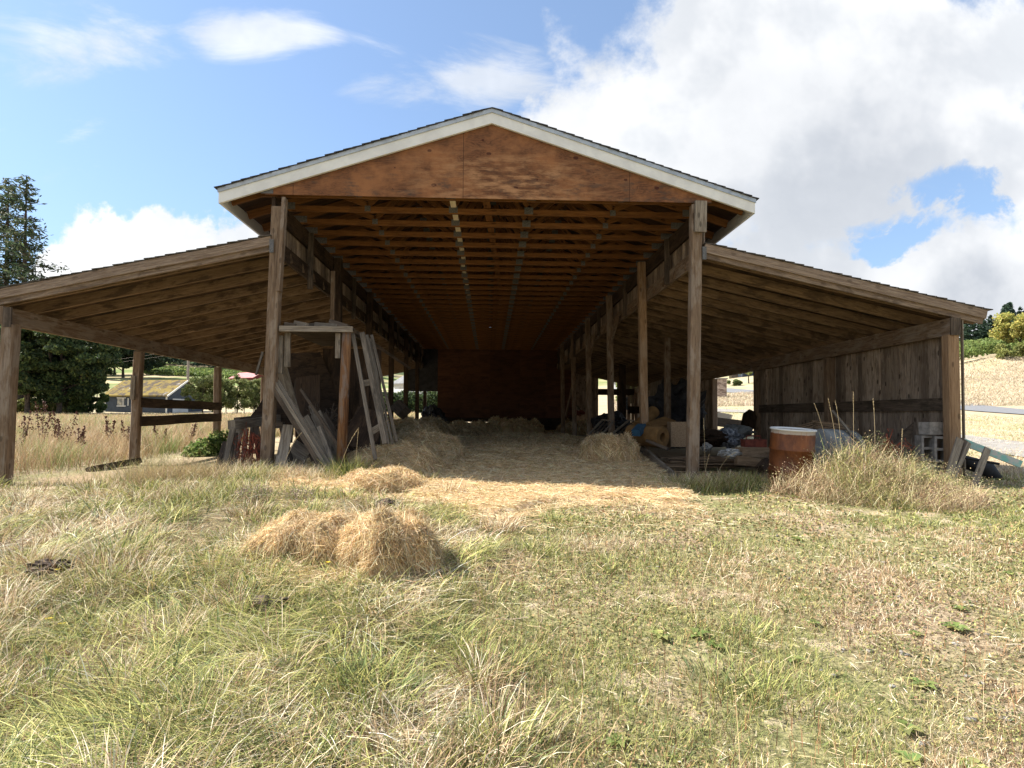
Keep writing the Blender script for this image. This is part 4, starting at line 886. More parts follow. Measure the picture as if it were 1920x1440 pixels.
crumple('junk_pile', at(1330, 822, 12.6), (.5, .3, .16), M['dark'], 'low dark pile of rotten scraps behind the right aisle post', 'scrap pile', 6)
# red tool box
root = thing('tool_box', 'rusty red carrying box on the ground left of the drum', 'tool box', tuple(at(1413, 838, 10.8)))
p_ = root.location; sub_of(root, MB().box(p_+Vector((-.2, -.1, 0)), p_+Vector((.2, .1, .14)), r=.5), 'box_body', M['red'])
sub_of(root, MB().tube([p_+Vector((-.14, 0, .14)), p_+Vector((-.12, 0, .2)), p_+Vector((.12, 0, .2)), p_+Vector((.14, 0, .14))], .012, 6), 'handle', M['red'])
# carpet-foam rolls
def roll(c, d, ro, ri, L_, label, m='foam'):
    root = thing('foam_roll', label, 'roll', c, 'ochre foam rolls'); root.rotation_euler = Vector(d).to_track_quat('Z', 'Y').to_euler()
    MB().lathe([(ri, 0), (ro-.01, 0), (ro, .02), (ro, L_-.02), (ro-.01, L_), (ri, L_), (ri, 0)], n=36).build('foam_body', M[m], root, smooth=False)
    return root
roll(at(1243, 820, 10.9), (-.7, .9, .05), .20, .085, .75, 'big ochre foam roll with its hollow end facing out behind the second right post')
roll(at(1196, 800, 12.4), (.5, .3, .4), .13, .05, .6, 'smaller ochre foam roll tilted behind the big one')
item(MB().beam(at(1222, 800, 11.6), at(1256, 788, 11.9), .3, .07, r=.5, rot=.3), 'foam_slab', M['foam'], 'folded ochre foam slab on top of the big roll', 'foam slab')
item(MB().box(at(1258, 838, 11.2), at(1293, 791, 11.25)+Vector((0, .18, 0)), r=.5), 'chipboard_panel', M['chip'], 'speckled chipboard slab standing behind the right aisle post', 'chipboard')
item(MB().beam(at(1204, 800, 11.2), at(1192, 812, 10.9), .16, .12, r=.5), 'blue_box', M['blue'], 'small blue carton tilted against the foam roll', 'carton')
item(MB().beam(at(1180, 822, 11.6), at(1194, 818, 11.4), .1, .1, r=.5), 'blue_scrap', M['blue'], 'blue plastic scrap at the foot of the second right post', 'plastic scrap')
plank((1212, 826, 10.7), (1252, 842, 10.4), .05, .06, 'greydark', 'brown stick lying in front of the foam roll', 'stick', 'stick')
def sash(a, b_, c, label, nbar=3):
    root = thing('window_sash', label, 'window frame', tuple(a), 'old window frames'); a, b_, c = Vector(a), Vector(b_), Vector(c); d = b_+c-a
    for p, q in ((a, b_), (b_, d), (d, c), (c, a)): sub_of(root, MB().beam(p, q, .04, .03, r=.9), 'frame_bar', M['grey'])
    for k in range(1, nbar): sub_of(root, MB().beam(a.lerp(b_, k/nbar), c.lerp(d, k/nbar), .025, .02, r=.7), 'glazing_bar', M['greydark'])
sash(at(1101, 818, 13.), at(1122, 822, 12.6), at(1130, 787, 13.8), 'left one of the old window frames leaning by the right side of the aisle')
sash(at(1137, 822, 12.4), at(1165, 826, 12.), at(1180, 788, 13.2), 'right one of the old window frames leaning by the right side of the aisle')
crumple('tarp_heap', at(1268, 775, 16.), (.7, .5, .85), M['tarp'], 'black tarpaulin heap under the right lean-to', 'tarpaulin', 7)
crumple('tarp_heap', at(1150, 795, 17.), (.5, .5, .3), M['tarp'], 'low dark heap of scraps between the right posts', 'scrap heap', 8)
crumple('dark_load', at(815, 790, 26.5), (.5, .4, .6), M['tarp'], 'dark heap in the left back corner of the aisle', 'dark heap', 9)
crumple('red_scrap', at(1085, 774, 24.), (.22, .16, .1), M['red'], 'crumpled red scrap at the right back of the aisle', 'scrap', 13)
item(MB().beam(at(1074, 755, 25.), at(1092, 775, 24.), .08, .1, r=1.), 'leaning_board', M['grey'], 'board leaning at the right end of the back partition', 'board')
# old plank door propped in the back opening of the right lean-to
root = thing('plank_door', 'weathered whitish plank door standing open at the back of the right lean-to', 'door', tuple(at(1229, 784, 24.)))
p0, p1 = at(1220, 784, 24.5), at(1240, 784, 22.5)
for k in range(5): a, b_ = p0.lerp(p1, k/5), p0.lerp(p1, (k+.92)/5); sub_of(root, MB().beam((a+b_)/2, (a+b_)/2+Vector((0, 0, 1.45)), (b_-a).length, .03, up=(p1-p0).cross(Vector((0, 0, 1))), r=.9), 'door_plank', M['grey'])
for z in (.25, .85): sub_of(root, MB().beam(p0+Vector((-.05, -.03, z)), p1+Vector((-.05, -.03, z)), .03, .14, r=1.), 'door_brace', M['grey'])
item(MB().box(at(1163, 768, 27.), at(1177, 745, 27.)+Vector((0, .05, 0)), r=.5), 'old_screen', M['foil'], 'dusty framed pane at the back opening of the right lean-to', 'pane')
item(MB().box(at(1177, 775, 27.2), at(1205, 762, 27.2)+Vector((0, .1, 0)), r=.2), 'low_board', M['dark'], 'dark low barrier across the back opening of the right lean-to', 'barrier')
item(MB().beam(at(1401, 803, 15.3), at(1407, 775, 15.5), .25, .3, up=(0, 1, 0), r=.2), 'dark_box', M['dark'], 'dark wooden box at the edge of the wall opening', 'box')
plank((1332, 782, 22), (1368, 790, 21), .5, .06, 'pale', 'white-painted boards lying in the grass beyond the wall opening', 'board', 'white_board')
plank((1338, 790, 20), (1395, 797, 20), .3, .05, 'greydark', 'dark board lying beyond the wall opening', 'board', 'fallen_board')
plank((165, 882, 10.6), (262, 864, 11.8), .10, .09, 'greydark', 'dark weathered timber lying on the ground under the left lean-to', 'timber', 'ground_timber', jit=.015)
crumple('bale_net', at(1300, 930, 8.4), (.10, .08, .05), M['soil'], 'small dark lump at the foot of the right aisle post', 'lump', 12)

# ---------------------------------------------------------------- beyond the barn
def quad_house(name, label, A, B_, depth, hw, hr, over, wallm, roofm, cat='house'):
    """gabled building: A-B is the eave wall foot, gables at both ends"""
    A = Vector((A[0], A[1], 0)); B2 = Vector((B_[0], B_[1], 0)); u = (B2-A).normalized(); v = Vector((-u.y, u.x, 0)); 
    if v.y < 0: v = -v
    zb = min(g1(*A.xy), g1(*B2.xy))-.2; L_ = (B2-A).length; root = thing(name, label, cat, (A.x, A.y, zb))
    def Pt(a, b, z): return A+u*a+v*b+Vector((0, 0, zb+z))
    mb = MB(); h = hw+.2
    mb.face([Pt(0, 0, 0), Pt(L_, 0, 0), Pt(L_, 0, h), Pt(0, 0, h)]); mb.face([Pt(0, depth, 0), Pt(L_, depth, 0), Pt(L_, depth, h), Pt(0, depth, h)])
    for a in (0, L_): mb.face([Pt(a, 0, 0), Pt(a, depth, 0), Pt(a, depth, h), Pt(a, depth/2, h+hr), Pt(a, 0, h)])
    sub_of(root, mb, 'wall', M[wallm]); k = hr/(depth/2)
    mb = MB()
    for sgn in (0, 1):
        def Q(a, b, z): return Pt(a, b if not sgn else depth-b, z)
        e0 = (-over, h-over*k); 
        t = [Q(-over, e0[0], e0[1]+.02), Q(L_+over, e0[0], e0[1]+.02), Q(L_+over, depth/2, h+hr+.02), Q(-over, depth/2, h+hr+.02)]; t2 = [p+Vector((0, 0, .16)) for p in t]
        mb.face(t); mb.face(t2)
        for i in range(4): mb.face([t[i], t[(i+1) % 4], t2[(i+1) % 4], t2[i]])
    sub_of(root, mb, 'roof', M[roofm]); return root, Pt, L_, h
A_p, B_p = px2(312, 772, 78), px2(197, 772, 80)
root, Pt, L_, h = quad_house('blue_shed', 'dark blue outbuilding with a mossy roof beyond the dry field', A_p, B_p, 6.5, 2.3, 2.0, .35, 'siding', 'moss', 'shed')
for a in (0, L_): sub_of(root, MB().beam(Pt(a, -.03, 0), Pt(a, -.03, h), .16, .1, up=(0, 1, 0)), 'corner_trim', M['white'])
wa = L_*.30; wf = sub_of(root, MB().beam(Pt(L_-wa+.0, -.05, 1.05), Pt(L_-wa, -.05, 1.15), 1.6, .06, up=(0, 1, 0)).beam(Pt(L_-wa, -.05, 2.1), Pt(L_-wa, -.05, 2.2), 1.6, .06, up=(0, 1, 0)).beam(Pt(L_-wa+.75, -.05, 1.15), Pt(L_-wa+.75, -.05, 2.1), .1, .06, up=(0, 1, 0)).beam(Pt(L_-wa-.75, -.05, 1.15), Pt(L_-wa-.75, -.05, 2.1), .1, .06, up=(0, 1, 0)).beam(Pt(L_-wa, -.05, 1.15), Pt(L_-wa, -.05, 2.1), .08, .05, up=(0, 1, 0)), 'window', M['white'])
pg = MB().beam(Pt(L_-wa, -.02, 1.15), Pt(L_-wa, -.02, 2.1), 1.5, .02, up=(0, 1, 0)).build('pane', M['glass'], None, origin=tuple(root.location)); pg.location = (0, 0, 0); pg.parent = wf
gd = (Pt(0, 6.5, 0)-Pt(0, 0, 0)).normalized(); nr = (Pt(0, 0, 0)-Pt(1, 0, 0)).normalized()
sub_of(root, MB().beam(Pt(-.04, 2.4, .1), Pt(-.04, 2.4, 2.1), 2.8, .05, up=nr), 'garage_door', M['housewall'])
sub_of(root, MB().beam(Pt(-.4, -.35, h-.15), Pt(-.4, 3.25, h+2.05), .08, .2), 'verge_board', M['white'])
quad_house('red_barn', 'distant low building with a pink metal roof above the orchard', px2(475, 698, 205), px2(432, 698, 210), 8, 2.2, 2.0, .4, 'redwall', 'redroof', 'barn')
quad_house('pale_house', 'distant pale house seen between the left posts', px2(768, 765, 75), px2(738, 765, 77), 6, 3.2, 1.6, .3, 'housewall', 'greyroof')
quad_house('hill_house', 'small far house with a brown roof seen through the wall opening', px2(1392, 722, 118), px2(1372, 722, 120), 7, 2.6, 1.8, .3, 'siding', 'greyroof')
quad_house('distant_house', 'small far house at the field edge behind the back opening', px2(1172, 730, 100), px2(1150, 730, 101), 6, 2.2, 1.5, .3, 'housewall', 'greyroof')
# pillar
root = thing('stone_pillar', 'square stacked-stone gate pillar by the road', 'pillar', tuple(at(1350, 741, 66))); p_ = root.location
sub_of(root, MB().box(p_+Vector((-.55, -.55, -.4)), p_+Vector((.55, .55, 1.75))), 'shaft', M['stone']); sub_of(root, MB().box(p_+Vector((-.65, -.65, 1.752)), p_+Vector((.65, .65, 1.88))), 'cap', M['concrete'])
root = thing('utility_pole', 'grey utility pole with wires behind the blue outbuilding', 'utility pole', tuple(at(351, 770, 90))); p_ = Vector(root.location)
sub_of(root, MB().tube([p_+Vector((0, 0, -.3)), p_+Vector((0, 0, 9))], [.2, .16], 10), 'pole_shaft', M['pole'])
for dz in (0, .5): sub_of(root, MB().tube([p_+Vector((-46*t_+0, 30*t_, 8.7+dz-3*t_*(1-t_))) for t_ in np.linspace(0, 1.4, 14)], .008, 4), 'wire', M['pole'])
for i in range(4): 
    x_, y_ = px2(424+i*17, 770, 64+i*.4); item(MB().beam((x_, y_, g1(x_, y_)-.1), (x_, y_, g1(x_, y_)+1.15), .10, .10, up=(0, 1, 0)), 'fence_post', M['white'], 'white fence post beyond the field near the young trees', 'fence post', 'white fence posts')
# far plank fence beyond the road
root = thing('board_fence', 'brown board fence far beyond the road', 'fence', tuple(at(1385, 712, 120))); mb = MB(); a, b_ = at(1368, 716, 118), at(1440, 716, 122)
for k in range(40): p_ = a.lerp(b_, k/40); z_ = g1(p_.x, p_.y); mb.beam((p_.x, p_.y, z_), (p_.x, p_.y, z_+1.7), .17, .03, up=(0, 1, 0))
sub_of(root, mb, 'fence_boards', M['greydark'])

# ---------------------------------------------------------------- trees and plants
def tree(name, label, base, H, Rc, zc, leaf, cols, wts, n, nclump, group, flat=.8, trunk_r=.25, seed=0, cat='tree', irr=.35, top=None):
    bx, by = base; bz = g1(bx, by); root = thing(name, label, cat, (bx, by, bz), group)
    mb = MB(); r0 = random.Random(seed+5); hc = H*zc
    mb.tube([(bx, by, bz-.3), (bx+r0.uniform(-.1, .1)*H*.1, by, bz+hc*.6), (bx+r0.uniform(-.2, .2)*H*.1, by, bz+H*.8)], [trunk_r, trunk_r*.75, trunk_r*.15], 8)
    C_ = []; S_ = []
    rs = np.random.default_rng(seed+77)
    for k in range(nclump):
        d = rs.normal(size=3); d /= np.linalg.norm(d); rr_ = rs.uniform(.35, 1.)**.6; hh = (H-hc)/2
        c = np.array([bx+d[0]*Rc*rr_, by+d[1]*Rc*rr_, bz+hc+hh+d[2]*hh*rr_]); C_.append(c); S_.append(Rc*rs.uniform(.16, irr)) 
        if k < 9: mb.tube([(bx, by, bz+hc*.7+k*.03*H), tuple(np.array([bx, by, bz+hc])*.35+c*.65), tuple(c)], [trunk_r*.4, trunk_r*.22, .02], 5, cap=False)
    sub_of(root, mb, 'trunk', M['bark'])
    ci = rs.integers(0, nclump, n); C_ = np.array(C_); S_ = np.array(S_); q = rs.normal(size=(n, 3)); q /= np.linalg.norm(q, axis=1, keepdims=True); q *= (rs.uniform(0, 1, (n, 1))**.45); q[:, 2] *= flat
    P_ = C_[ci]+q*S_[ci][:, None]; cl = pal(n, cols, wts, .22)*(1+(rs.normal(size=nclump)*.16)[ci][:, None]); V_, F_, c_ = leafquads(P_, leaf*rs.uniform(.6, 1.3, n), .55, np.clip(cl, .004, 1))
    o = npmesh('crown', V_, F_, c_, M['leaf'], origin=(bx, by, bz)); o.location = (0, 0, 0); o.parent = root; return root
def conifer(name, label, base, H, Rc, n_br, cols, group, seed=0, droop=.25, lf=.3, per=60, start=.12, gaps=.2, asp=.28):
    bx, by = base; bz = g1(bx, by); root = thing(name, label, 'conifer', (bx, by, bz), group); rs = np.random.default_rng(seed)
    mb = MB().tube([(bx, by, bz-.3), (bx+.1, by, bz+H*.5), (bx, by, bz+H)], [H*.016, H*.010, .02], 8); P_ = []; 
    for k in range(n_br):
        t_ = start+(1-start)*(k/n_br)**1.; 
        if rs.random() < gaps: continue
        a = rs.uniform(0, 2*np.pi); L_ = Rc*(1-t_)**.72*rs.uniform(.45, 1.15)+.25; z0 = bz+t_*H; m_ = max(8, int(per*L_/Rc))
        f = rs.uniform(.15, 1, m_)**.8; sp = .05*L_+.05*Rc*.3+f*.13*L_
        x = bx+np.cos(a)*L_*f+rs.normal(size=m_)*sp; y = by+np.sin(a)*L_*f+rs.normal(size=m_)*sp; z = z0+L_*(.18*f-droop*f**2)+rs.normal(size=m_)*(.025*L_+.10)
        P_.append(np.stack([x, y, z], -1))
        if k % 3 == 0: mb.tube([(bx, by, z0), (bx+math.cos(a)*L_*.8, by+math.sin(a)*L_*.8, z0+L_*(.144-droop*.64))], [.05, .015], 4, cap=False)
    sub_of(root, mb, 'trunk', M['bark']); P_ = np.concatenate(P_); n = len(P_); V_, F_, c_ = leafquads(P_, lf*rs.uniform(.6, 1.3, n), asp, pal(n, cols, [1]*len(cols), .25), flat=.45)
    o = npmesh('crown', V_, F_, c_, M['leaf'], origin=(bx, by, bz)); o.location = (0, 0, 0); o.parent = root; return root
CG = [(.055, .085, .045), (.04, .065, .04), (.075, .10, .05), (.10, .10, .055)]
T_ = 'tall conifers beyond the field'
conifer('tall_conifer', 'tall dark conifer with an uneven crown, right of the pair at the left edge', px2(36, 772, 62), 24.2, 5.8, 120, CG, T_, 3, lf=.27, per=150, start=.24, gaps=.1)
conifer('tall_conifer', 'tall dark conifer cut by the left edge of the picture', px2(2, 772, 63), 24.3, 5.8, 120, CG, T_, 4, lf=.27, per=150, start=.24, gaps=.1)
conifer('tall_conifer', 'shorter dark conifer standing left of the frame edge pair', px2(-60, 772, 66), 21, 5, 170, CG, T_, 9, lf=.34, per=110, start=.2)
DG = [(.06, .09, .035), (.09, .125, .045), (.04, .065, .03), (.15, .18, .06)]
LT = 'leafy trees at the field edge'
tree('leafy_tree', 'big dark green tree below the conifers at the left', px2(110, 772, 57), 10, 4.3, .10, .17, DG, (3, 3, 3, 1), 30000, 150, LT, trunk_r=.28, seed=1, irr=.22, flat=.5)
tree('leafy_tree', 'dark drooping tree directly right of the left corner post', px2(52, 772, 56), 9.5, 3.4, .10, .17, DG, (3, 3, 3, 1), 24000, 120, LT, trunk_r=.28, seed=2, irr=.22, flat=.5)
tree('leafy_tree', 'mid green tree behind the big dark one', px2(140, 770, 66), 8, 2.9, .1, .16, DG, (2, 3, 1, 3), 16000, 40, LT, seed=3)
SG = [(.13, .18, .05), (.09, .13, .045), (.20, .22, .07), (.06, .09, .035)]
for k_, (px_, r_, h_, lab) in enumerate(((160, 1.5, 2.2, 'green shrub at the left end of the blue outbuilding'), (182, 1.0, 2.8, 'taller shrub touching the blue outbuilding'), (30, 2.0, 1.5, 'yellow-green bush at the foot of the conifers'), (75, 1.9, 1.4, 'yellow-green bush below the big dark tree'), (125, 1.9, 1.5, 'pale green bush between the big dark tree and the shrubs'))):
    tree('shrub', lab, px2(px_, 772, 60+k_), h_, r_, .05, .13, SG if k_ < 2 else [(.24, .25, .07), (.16, .19, .06), (.30, .26, .10)], (3, 2, 1, 2) if k_ < 2 else (3, 3, 2), 5000, 24, 'shrubs at the field edge', seed=20+k_, trunk_r=.06, cat='shrub')
OG = [(.17, .20, .065), (.22, .25, .085), (.12, .145, .05), (.28, .28, .12)]
OT = 'young trees behind the left lean-to'
for k_, (px_, r_, h_, lab) in enumerate(((380, 2.0, 4.3, 'pale olive young tree left of the third eave post'), (405, 1.7, 3.7, 'pale olive young tree right behind the third eave post'), (445, 2.1, 3.9, 'pale olive young tree right of the third eave post'), (478, 1.8, 3.6, 'pale olive young tree touching the bowed dark sheet'))):
    tree('young_tree', lab, px2(px_, 771, 60+k_*1.5), h_, r_, .12, .10, OG, (3, 3, 2, 2), 9000, 60, OT, seed=40+k_, trunk_r=.09, irr=.3)
for k_, px_ in enumerate((195, 231, 262, 150, 172, 214, 282)):
    tree('oak_tree', ('dark oak with a visible trunk on the hill, left of two', 'dark oak with a visible trunk on the hill, right of two', 'dark oak just left of the middle eave post on the hill', 'dark oak half hidden behind the leafy trees', 'dark oak close behind the left visible oak trunk', 'dark oak filling the gap between the two visible oak trunks', 'dark oak just right of the middle eave post on the hill')[k_], px2(px_, 706, 200+k_*7), 14, 7.4, .22, .5, [(.035, .055, .03), (.05, .07, .04), (.075, .09, .05)], (3, 3, 1), 9000, 50, 'oaks on the hill', seed=60+k_, trunk_r=.5, irr=.3)
# far wood
def forest(name, pxs, Ys, hs, n_t, lf, cols, per):
    P_ = []; rs = np.random.default_rng(5)
    for k in range(n_t):
        Yd = rs.uniform(*Ys); x_, y_ = px2(rs.uniform(*pxs), 700, Yd); H = rs.uniform(*hs); z_ = g1(x_, y_); t_ = rs.uniform(.05, 1, per); a = rs.uniform(0, 6.28, per); rad = H*.26*(1.08-t_)**.8*rs.uniform(.3, 1, per)
        P_.append(np.stack([x_+np.cos(a)*rad, y_+np.sin(a)*rad, z_+H*t_], -1))
    P_ = np.concatenate(P_); V_, F_, c_ = leafquads(P_, lf*rs.uniform(.6, 1.3, len(P_)), .6, pal(len(P_), cols, [1]*len(cols), .2)); tag(npmesh(name, V_, F_, c_, M['leaf']), kind='stuff')
forest('distant_forest', (-500, 700), (300, 440), (17, 28), 520, 1.4, [(.04, .065, .045), (.055, .08, .05), (.03, .05, .035)], 150)
forest('distant_forest', (1880, 2500), (200, 260), (9, 15), 130, .8, [(.04, .07, .045), (.03, .05, .035)], 150)
for k_, (px_, h_) in enumerate(((1808, 11), (1816, 9.5), (1826, 9.), (1838, 8.5), (1848, 8.4), (1858, 10.5), (1868, 8.6), (1876, 10.2), (1884, 9.4))):
    conifer('far_conifer', '%s small conifer on the skyline right of the barn' % ('first', 'second', 'third', 'fourth', 'fifth', 'sixth', 'seventh', 'eighth', 'ninth')[k_]+', counted from the roof', px2(px_, 650, 210+k_*3), h_, 3.2, 60, [(.035, .06, .04), (.05, .08, .05)], 'conifers on the right skyline', 90+k_, lf=.45, per=45, start=.05, asp=.5, gaps=.05)
YT = [(.38, .34, .09), (.28, .30, .08), (.46, .41, .14), (.20, .24, .08)]
tree('yellow_tree', 'bright yellow autumn tree at the right edge of the picture', px2(1915, 668, 78), 6.0, 3.0, .3, .16, YT, (3, 2, 2, 1), 11000, 45, None, seed=80, trunk_r=.15)
tree('shrub', 'olive bush below the yellow tree on the dry bank', px2(1895, 674, 74), 2.2, 1.9, .05, .12, [(.25, .26, .08), (.18, .21, .07)], (1, 1), 5000, 25, 'shrubs on the bank', seed=81, trunk_r=.06, cat='shrub')
def rows(name, lines, lf, per_m, hgt, cols, wdt=.6):
    P_ = []
    for (x0, y0), (x1, y1) in lines:
        L_ = math.hypot(x1-x0, y1-y0); n = int(L_*per_m); t_ = rng.uniform(0, 1, n); x = x0+(x1-x0)*t_+rng.normal(size=n)*wdt*.4; y = y0+(y1-y0)*t_+rng.normal(size=n)*wdt*.4
        P_.append(np.stack([x, y, gz(x, y, False)+rng.uniform(.15, 1, n)**.8*hgt*(1+.25*(vnoise(x, y, .8, 3)-.5))], -1))
    P_ = np.concatenate(P_); V_, F_, c_ = leafquads(P_, lf*rng.uniform(.6, 1.3, len(P_)), .7, pal(len(P_), cols, [1]*len(cols), .2)); tag(npmesh(name, V_, F_, c_, M['leaf']), kind='stuff')
VG = [(.15, .21, .06), (.22, .27, .08), (.11, .15, .045)]
rows('vineyard', [(px2(1780, 668, 76+i*3.0), px2(2250, 668, 78+i*3.0)) for i in range(13)], .16, 90, 1.9, VG)
rows('vineyard', [(px2(270+i*1.5, 700, 240+i*6), px2(480, 700, 225+i*6)) for i in range(8)], .5, 26, 1.8, VG, 1.)
for lab, a, b_, hgt, nm in (('bright green clipped hedge seen through the back opening', (1158, 745, 58), (1212, 745, 56), 2.3, 'hedge'), ('dark green hedge seen between the left aisle posts', (690, 765, 56), (850, 765, 58), 2.0, 'hedge')):
    (x0, y0), (x1, y1) = px2(*a), px2(*b_); n = 12000; t_ = rng.uniform(0, 1, n); x = x0+(x1-x0)*t_; y = y0+(y1-y0)*t_+rng.normal(size=n)*.4; z = gz(x, y, False)+rng.uniform(0, 1, n)**.7*hgt*(.75+.4*vnoise(x, y, 1.1, 9))
    V_, F_, c_ = leafquads(np.stack([x, y, z], -1), .11*rng.uniform(.6, 1.3, n), .6, pal(n, VG if '1158' in str(a) else DG[:3], (1, 1, 1), .2)); tag(npmesh(nm, V_, F_, c_, M['leaf'], origin=(x0, y0, g1(x0, y0))), lab, 'hedge')
tree('leafy_tree', 'small tree by the road far beyond the wall opening', px2(1404, 728, 95), 4.2, 1.8, .35, .14, OG, (1, 1, 1, 1), 4000, 24, LT, seed=84, trunk_r=.12)
tree('shrub', 'low green bush on the verge seen through the wall opening', px2(1374, 724, 92), .9, 1.3, .05, .1, SG, (1, 1, 1, 1), 2500, 16, 'shrubs on the bank', seed=85, trunk_r=.04, cat='shrub')
# bramble at the third eave post
def bramble(name, c, r_, n, lab):
    x_, y_ = c; q = rng.normal(size=(n, 3)); q /= np.linalg.norm(q, axis=1, keepdims=True); q *= rng.uniform(.5, 1, (n, 1)); P_ = np.array([x_, y_, g1(x_, y_)])+q*np.array(r_); P_[:, 2] = np.maximum(P_[:, 2], g1(x_, y_)+.02)+.0
    V_, F_, c_ = leafquads(P_, .045*rng.uniform(.6, 1.4, n), .6, pal(n, [(.13, .19, .05), (.20, .26, .08), (.34, .33, .13), (.09, .13, .04)], (3, 3, 1, 2), .2), flat=.3)
    return tag(npmesh(name, V_, F_, c_, M['leaf'], origin=(x_, y_, g1(x_, y_))), lab, 'bush')
bramble('bramble', px2(388, 850, 14.3), (.55, .5, .42), 2600, 'green bramble at the foot of the third eave post')
bramble('bramble', px2(412, 845, 14.9), (.45, .4, .60), 1600, 'taller bramble arching behind the third eave post')
# brown dock plants in the field
def dock(px_, py_, Yd, hgt, lab, sx_=1.):
    x_, y_ = px2(px_, py_, Yd); z_ = g1(x_, y_); mb = MB(); rs = random.Random(px_)
    for k in range(rs.randint(2, 4)):
        a = rs.uniform(0, 6.28); ln = rs.uniform(.1, .4); H_ = 1.3*hgt*rs.uniform(.7, 1.); tip = Vector((x_+math.cos(a)*ln*H_, y_+math.sin(a)*ln*H_, z_+H_)); mb.tube([(x_, y_, z_), tip], [.008, .004], 4, cap=False)
        base = Vector((x_, y_, z_))
        for j in range(90):
            t_ = rs.uniform(.35, 1.); p = base.lerp(tip, t_); b2 = rs.uniform(0, 6.28); l2 = rs.uniform(.0, .22)*(1.1-t_)*H_; p = p+Vector((math.cos(b2)*l2, math.sin(b2)*l2, l2*rs.uniform(.4, 1.3))); s_ = rs.uniform(.012, .028)
            d1 = Vector((rs.gauss(0, 1), rs.gauss(0, 1), rs.gauss(0, 1))).normalized()*s_; d2 = d1.cross(Vector((rs.gauss(0, 1), 1, 0))).normalized()*s_*.8
            mb.face([p-d1, p-d2, p+d1, p+d2])
    return item(mb, 'dock_plant', M['dockm'], lab, 'dried dock', 'dried dock plants')
M['dockm'] = plain('dry_dock_seed', (.15, .065, .045), col2=(.09, .04, .03), scale=20)
for a in ((77, 846, 14.5, 1.0, 'tall dark seed spike of dried dock, largest at the left'), (120, 850, 14., .80, 'bushy dried dock right of the largest spike'), (43, 848, 15., .75, 'slim dried dock nearest the left corner post'), (150, 855, 13.5, .55, 'leaning low dried dock in front of the field'),
          (205, 838, 15.5, .70, 'dried dock midway between the two left eave posts'), (240, 842, 15., .62, 'small dried dock just left of the second eave post'), (303, 838, 15.5, .6, 'dried dock just right of the second eave post'), (355, 830, 16., .7, 'dried dock under the rails'), (30, 862, 12.8, .5, 'short dried dock at the foot of the left corner post')): dock(*a)

# ---------------------------------------------------------------- grass
TAN = [(.56, .44, .27), (.76, .67, .49), (.42, .30, .17), (.27, .18, .10)]; GRN = [(.21, .24, .08), (.36, .36, .11), (.11, .15, .06), (.50, .46, .18)]; RED = [(.30, .17, .09), (.40, .25, .13)]
def inbarn(x, y): return (np.abs(x) < 7.1) & (y > 8.75)
def logY(n, y0, y1, half=.98):
    y = np.exp(rng.uniform(np.log(y0), np.log(y1), n)); x = rng.uniform(-half, half, n)*y*1.0; return x, y
def bound(x, y): return x < -.12+(fbm(x, y, .8, 31)-.5)*1.3-(y-4)*.12
# short grass on the mown right side and everywhere below the long grass
def short_grass():
    n = 350000; x, y = logY(n, 1.7, 8.9, 1.35); ed = 6.5+(fbm(x, y*0, .9, 8)-.5)*1.7+np.abs(x-.1)**2*.06
    keep = ~((y > ed) & (np.abs(x) < 2.9)) & (rng.random(n) < np.clip((fbm(x, y, 1.9, 5, 5)-.30)*3.4, .06, 1)); x, y = x[keep], y[keep]; n = len(x)
    gk = fbm(x, y, 1.1, 14, 5)+rng.normal(size=n)*.09; g_ = gk > .485; col = np.where(g_[:, None], pal(n, GRN, (3, 3, 2, 2)), pal(n, TAN+RED, (4, 3, 3, 2, 1, 1)))
    P_ = np.stack([x, y, gz(x, y)-.005], -1); L_ = rng.uniform(.02, .065, n)*(1+.5*(fbm(x, y, 2, 6) > .55)); tag(npmesh('short_grass', *blades(P_, rng.uniform(0, 6.28, n), L_, .0022*np.maximum(1., y/3.2)*rng.uniform(.8, 1.5, n), rng.uniform(.1, .8, n), rng.uniform(0, .5, n), col), M['blade']), kind='stuff')
    n = 160000; x, y = logY(n, 1.7, 8.6, 1.35); k = (rng.random(n) < fbm(x, y, 1.7, 24, 4)*2.2-.45) & ~bound(x, y); x, y = x[k], y[k]; n = len(x)
    P_ = np.stack([x, y, gz(x, y)+rng.uniform(.005, .03, n)], -1); tag(npmesh('clover', *leafquads(P_, .006*np.maximum(1, y/3)*rng.uniform(.6, 1.5, n), .75, pal(n, [(.20, .21, .075), (.31, .29, .11), (.36, .24, .13), (.12, .145, .06)], (3, 3, 3, 2), .25), flat=.6), M['blade']), kind='stuff')
    n = 5200; x, y = logY(n, 2., 7.5); k = (fbm(x, y, 1.1, 29, 2) > .5) & (x > -.6); x, y = x[k], y[k]; n = len(x)
    tag(npmesh('dry_stubble', *blades(np.stack([x, y, gz(x, y)], -1), rng.uniform(0, 6.28, n), rng.uniform(.05, .12, n), np.full(n, .0035), rng.uniform(0, .3, n), rng.uniform(0, .1, n), pal(n, [(.26, .13, .07), (.34, .20, .10)], (1, 1), .2)), M['blade']), kind='stuff')
    # flat straw litter
    n = 12000; x, y = logY(n, 1.7, 8.6, 1.35); P_ = np.stack([x, y, gz(x, y)+rng.uniform(.0, .03, n)], -1); Dd = np.stack([rng.normal(size=n), rng.normal(size=n), rng.normal(size=n)*.15], -1)
    tag(npmesh('straw_litter', *strands(P_, Dd, rng.uniform(.02, .10, n), .0022*np.maximum(1, y/3.2), pal(n, TAN, (4, 4, 2, 1), .2), sag=.4), M['blade']), kind='stuff')
short_grass()
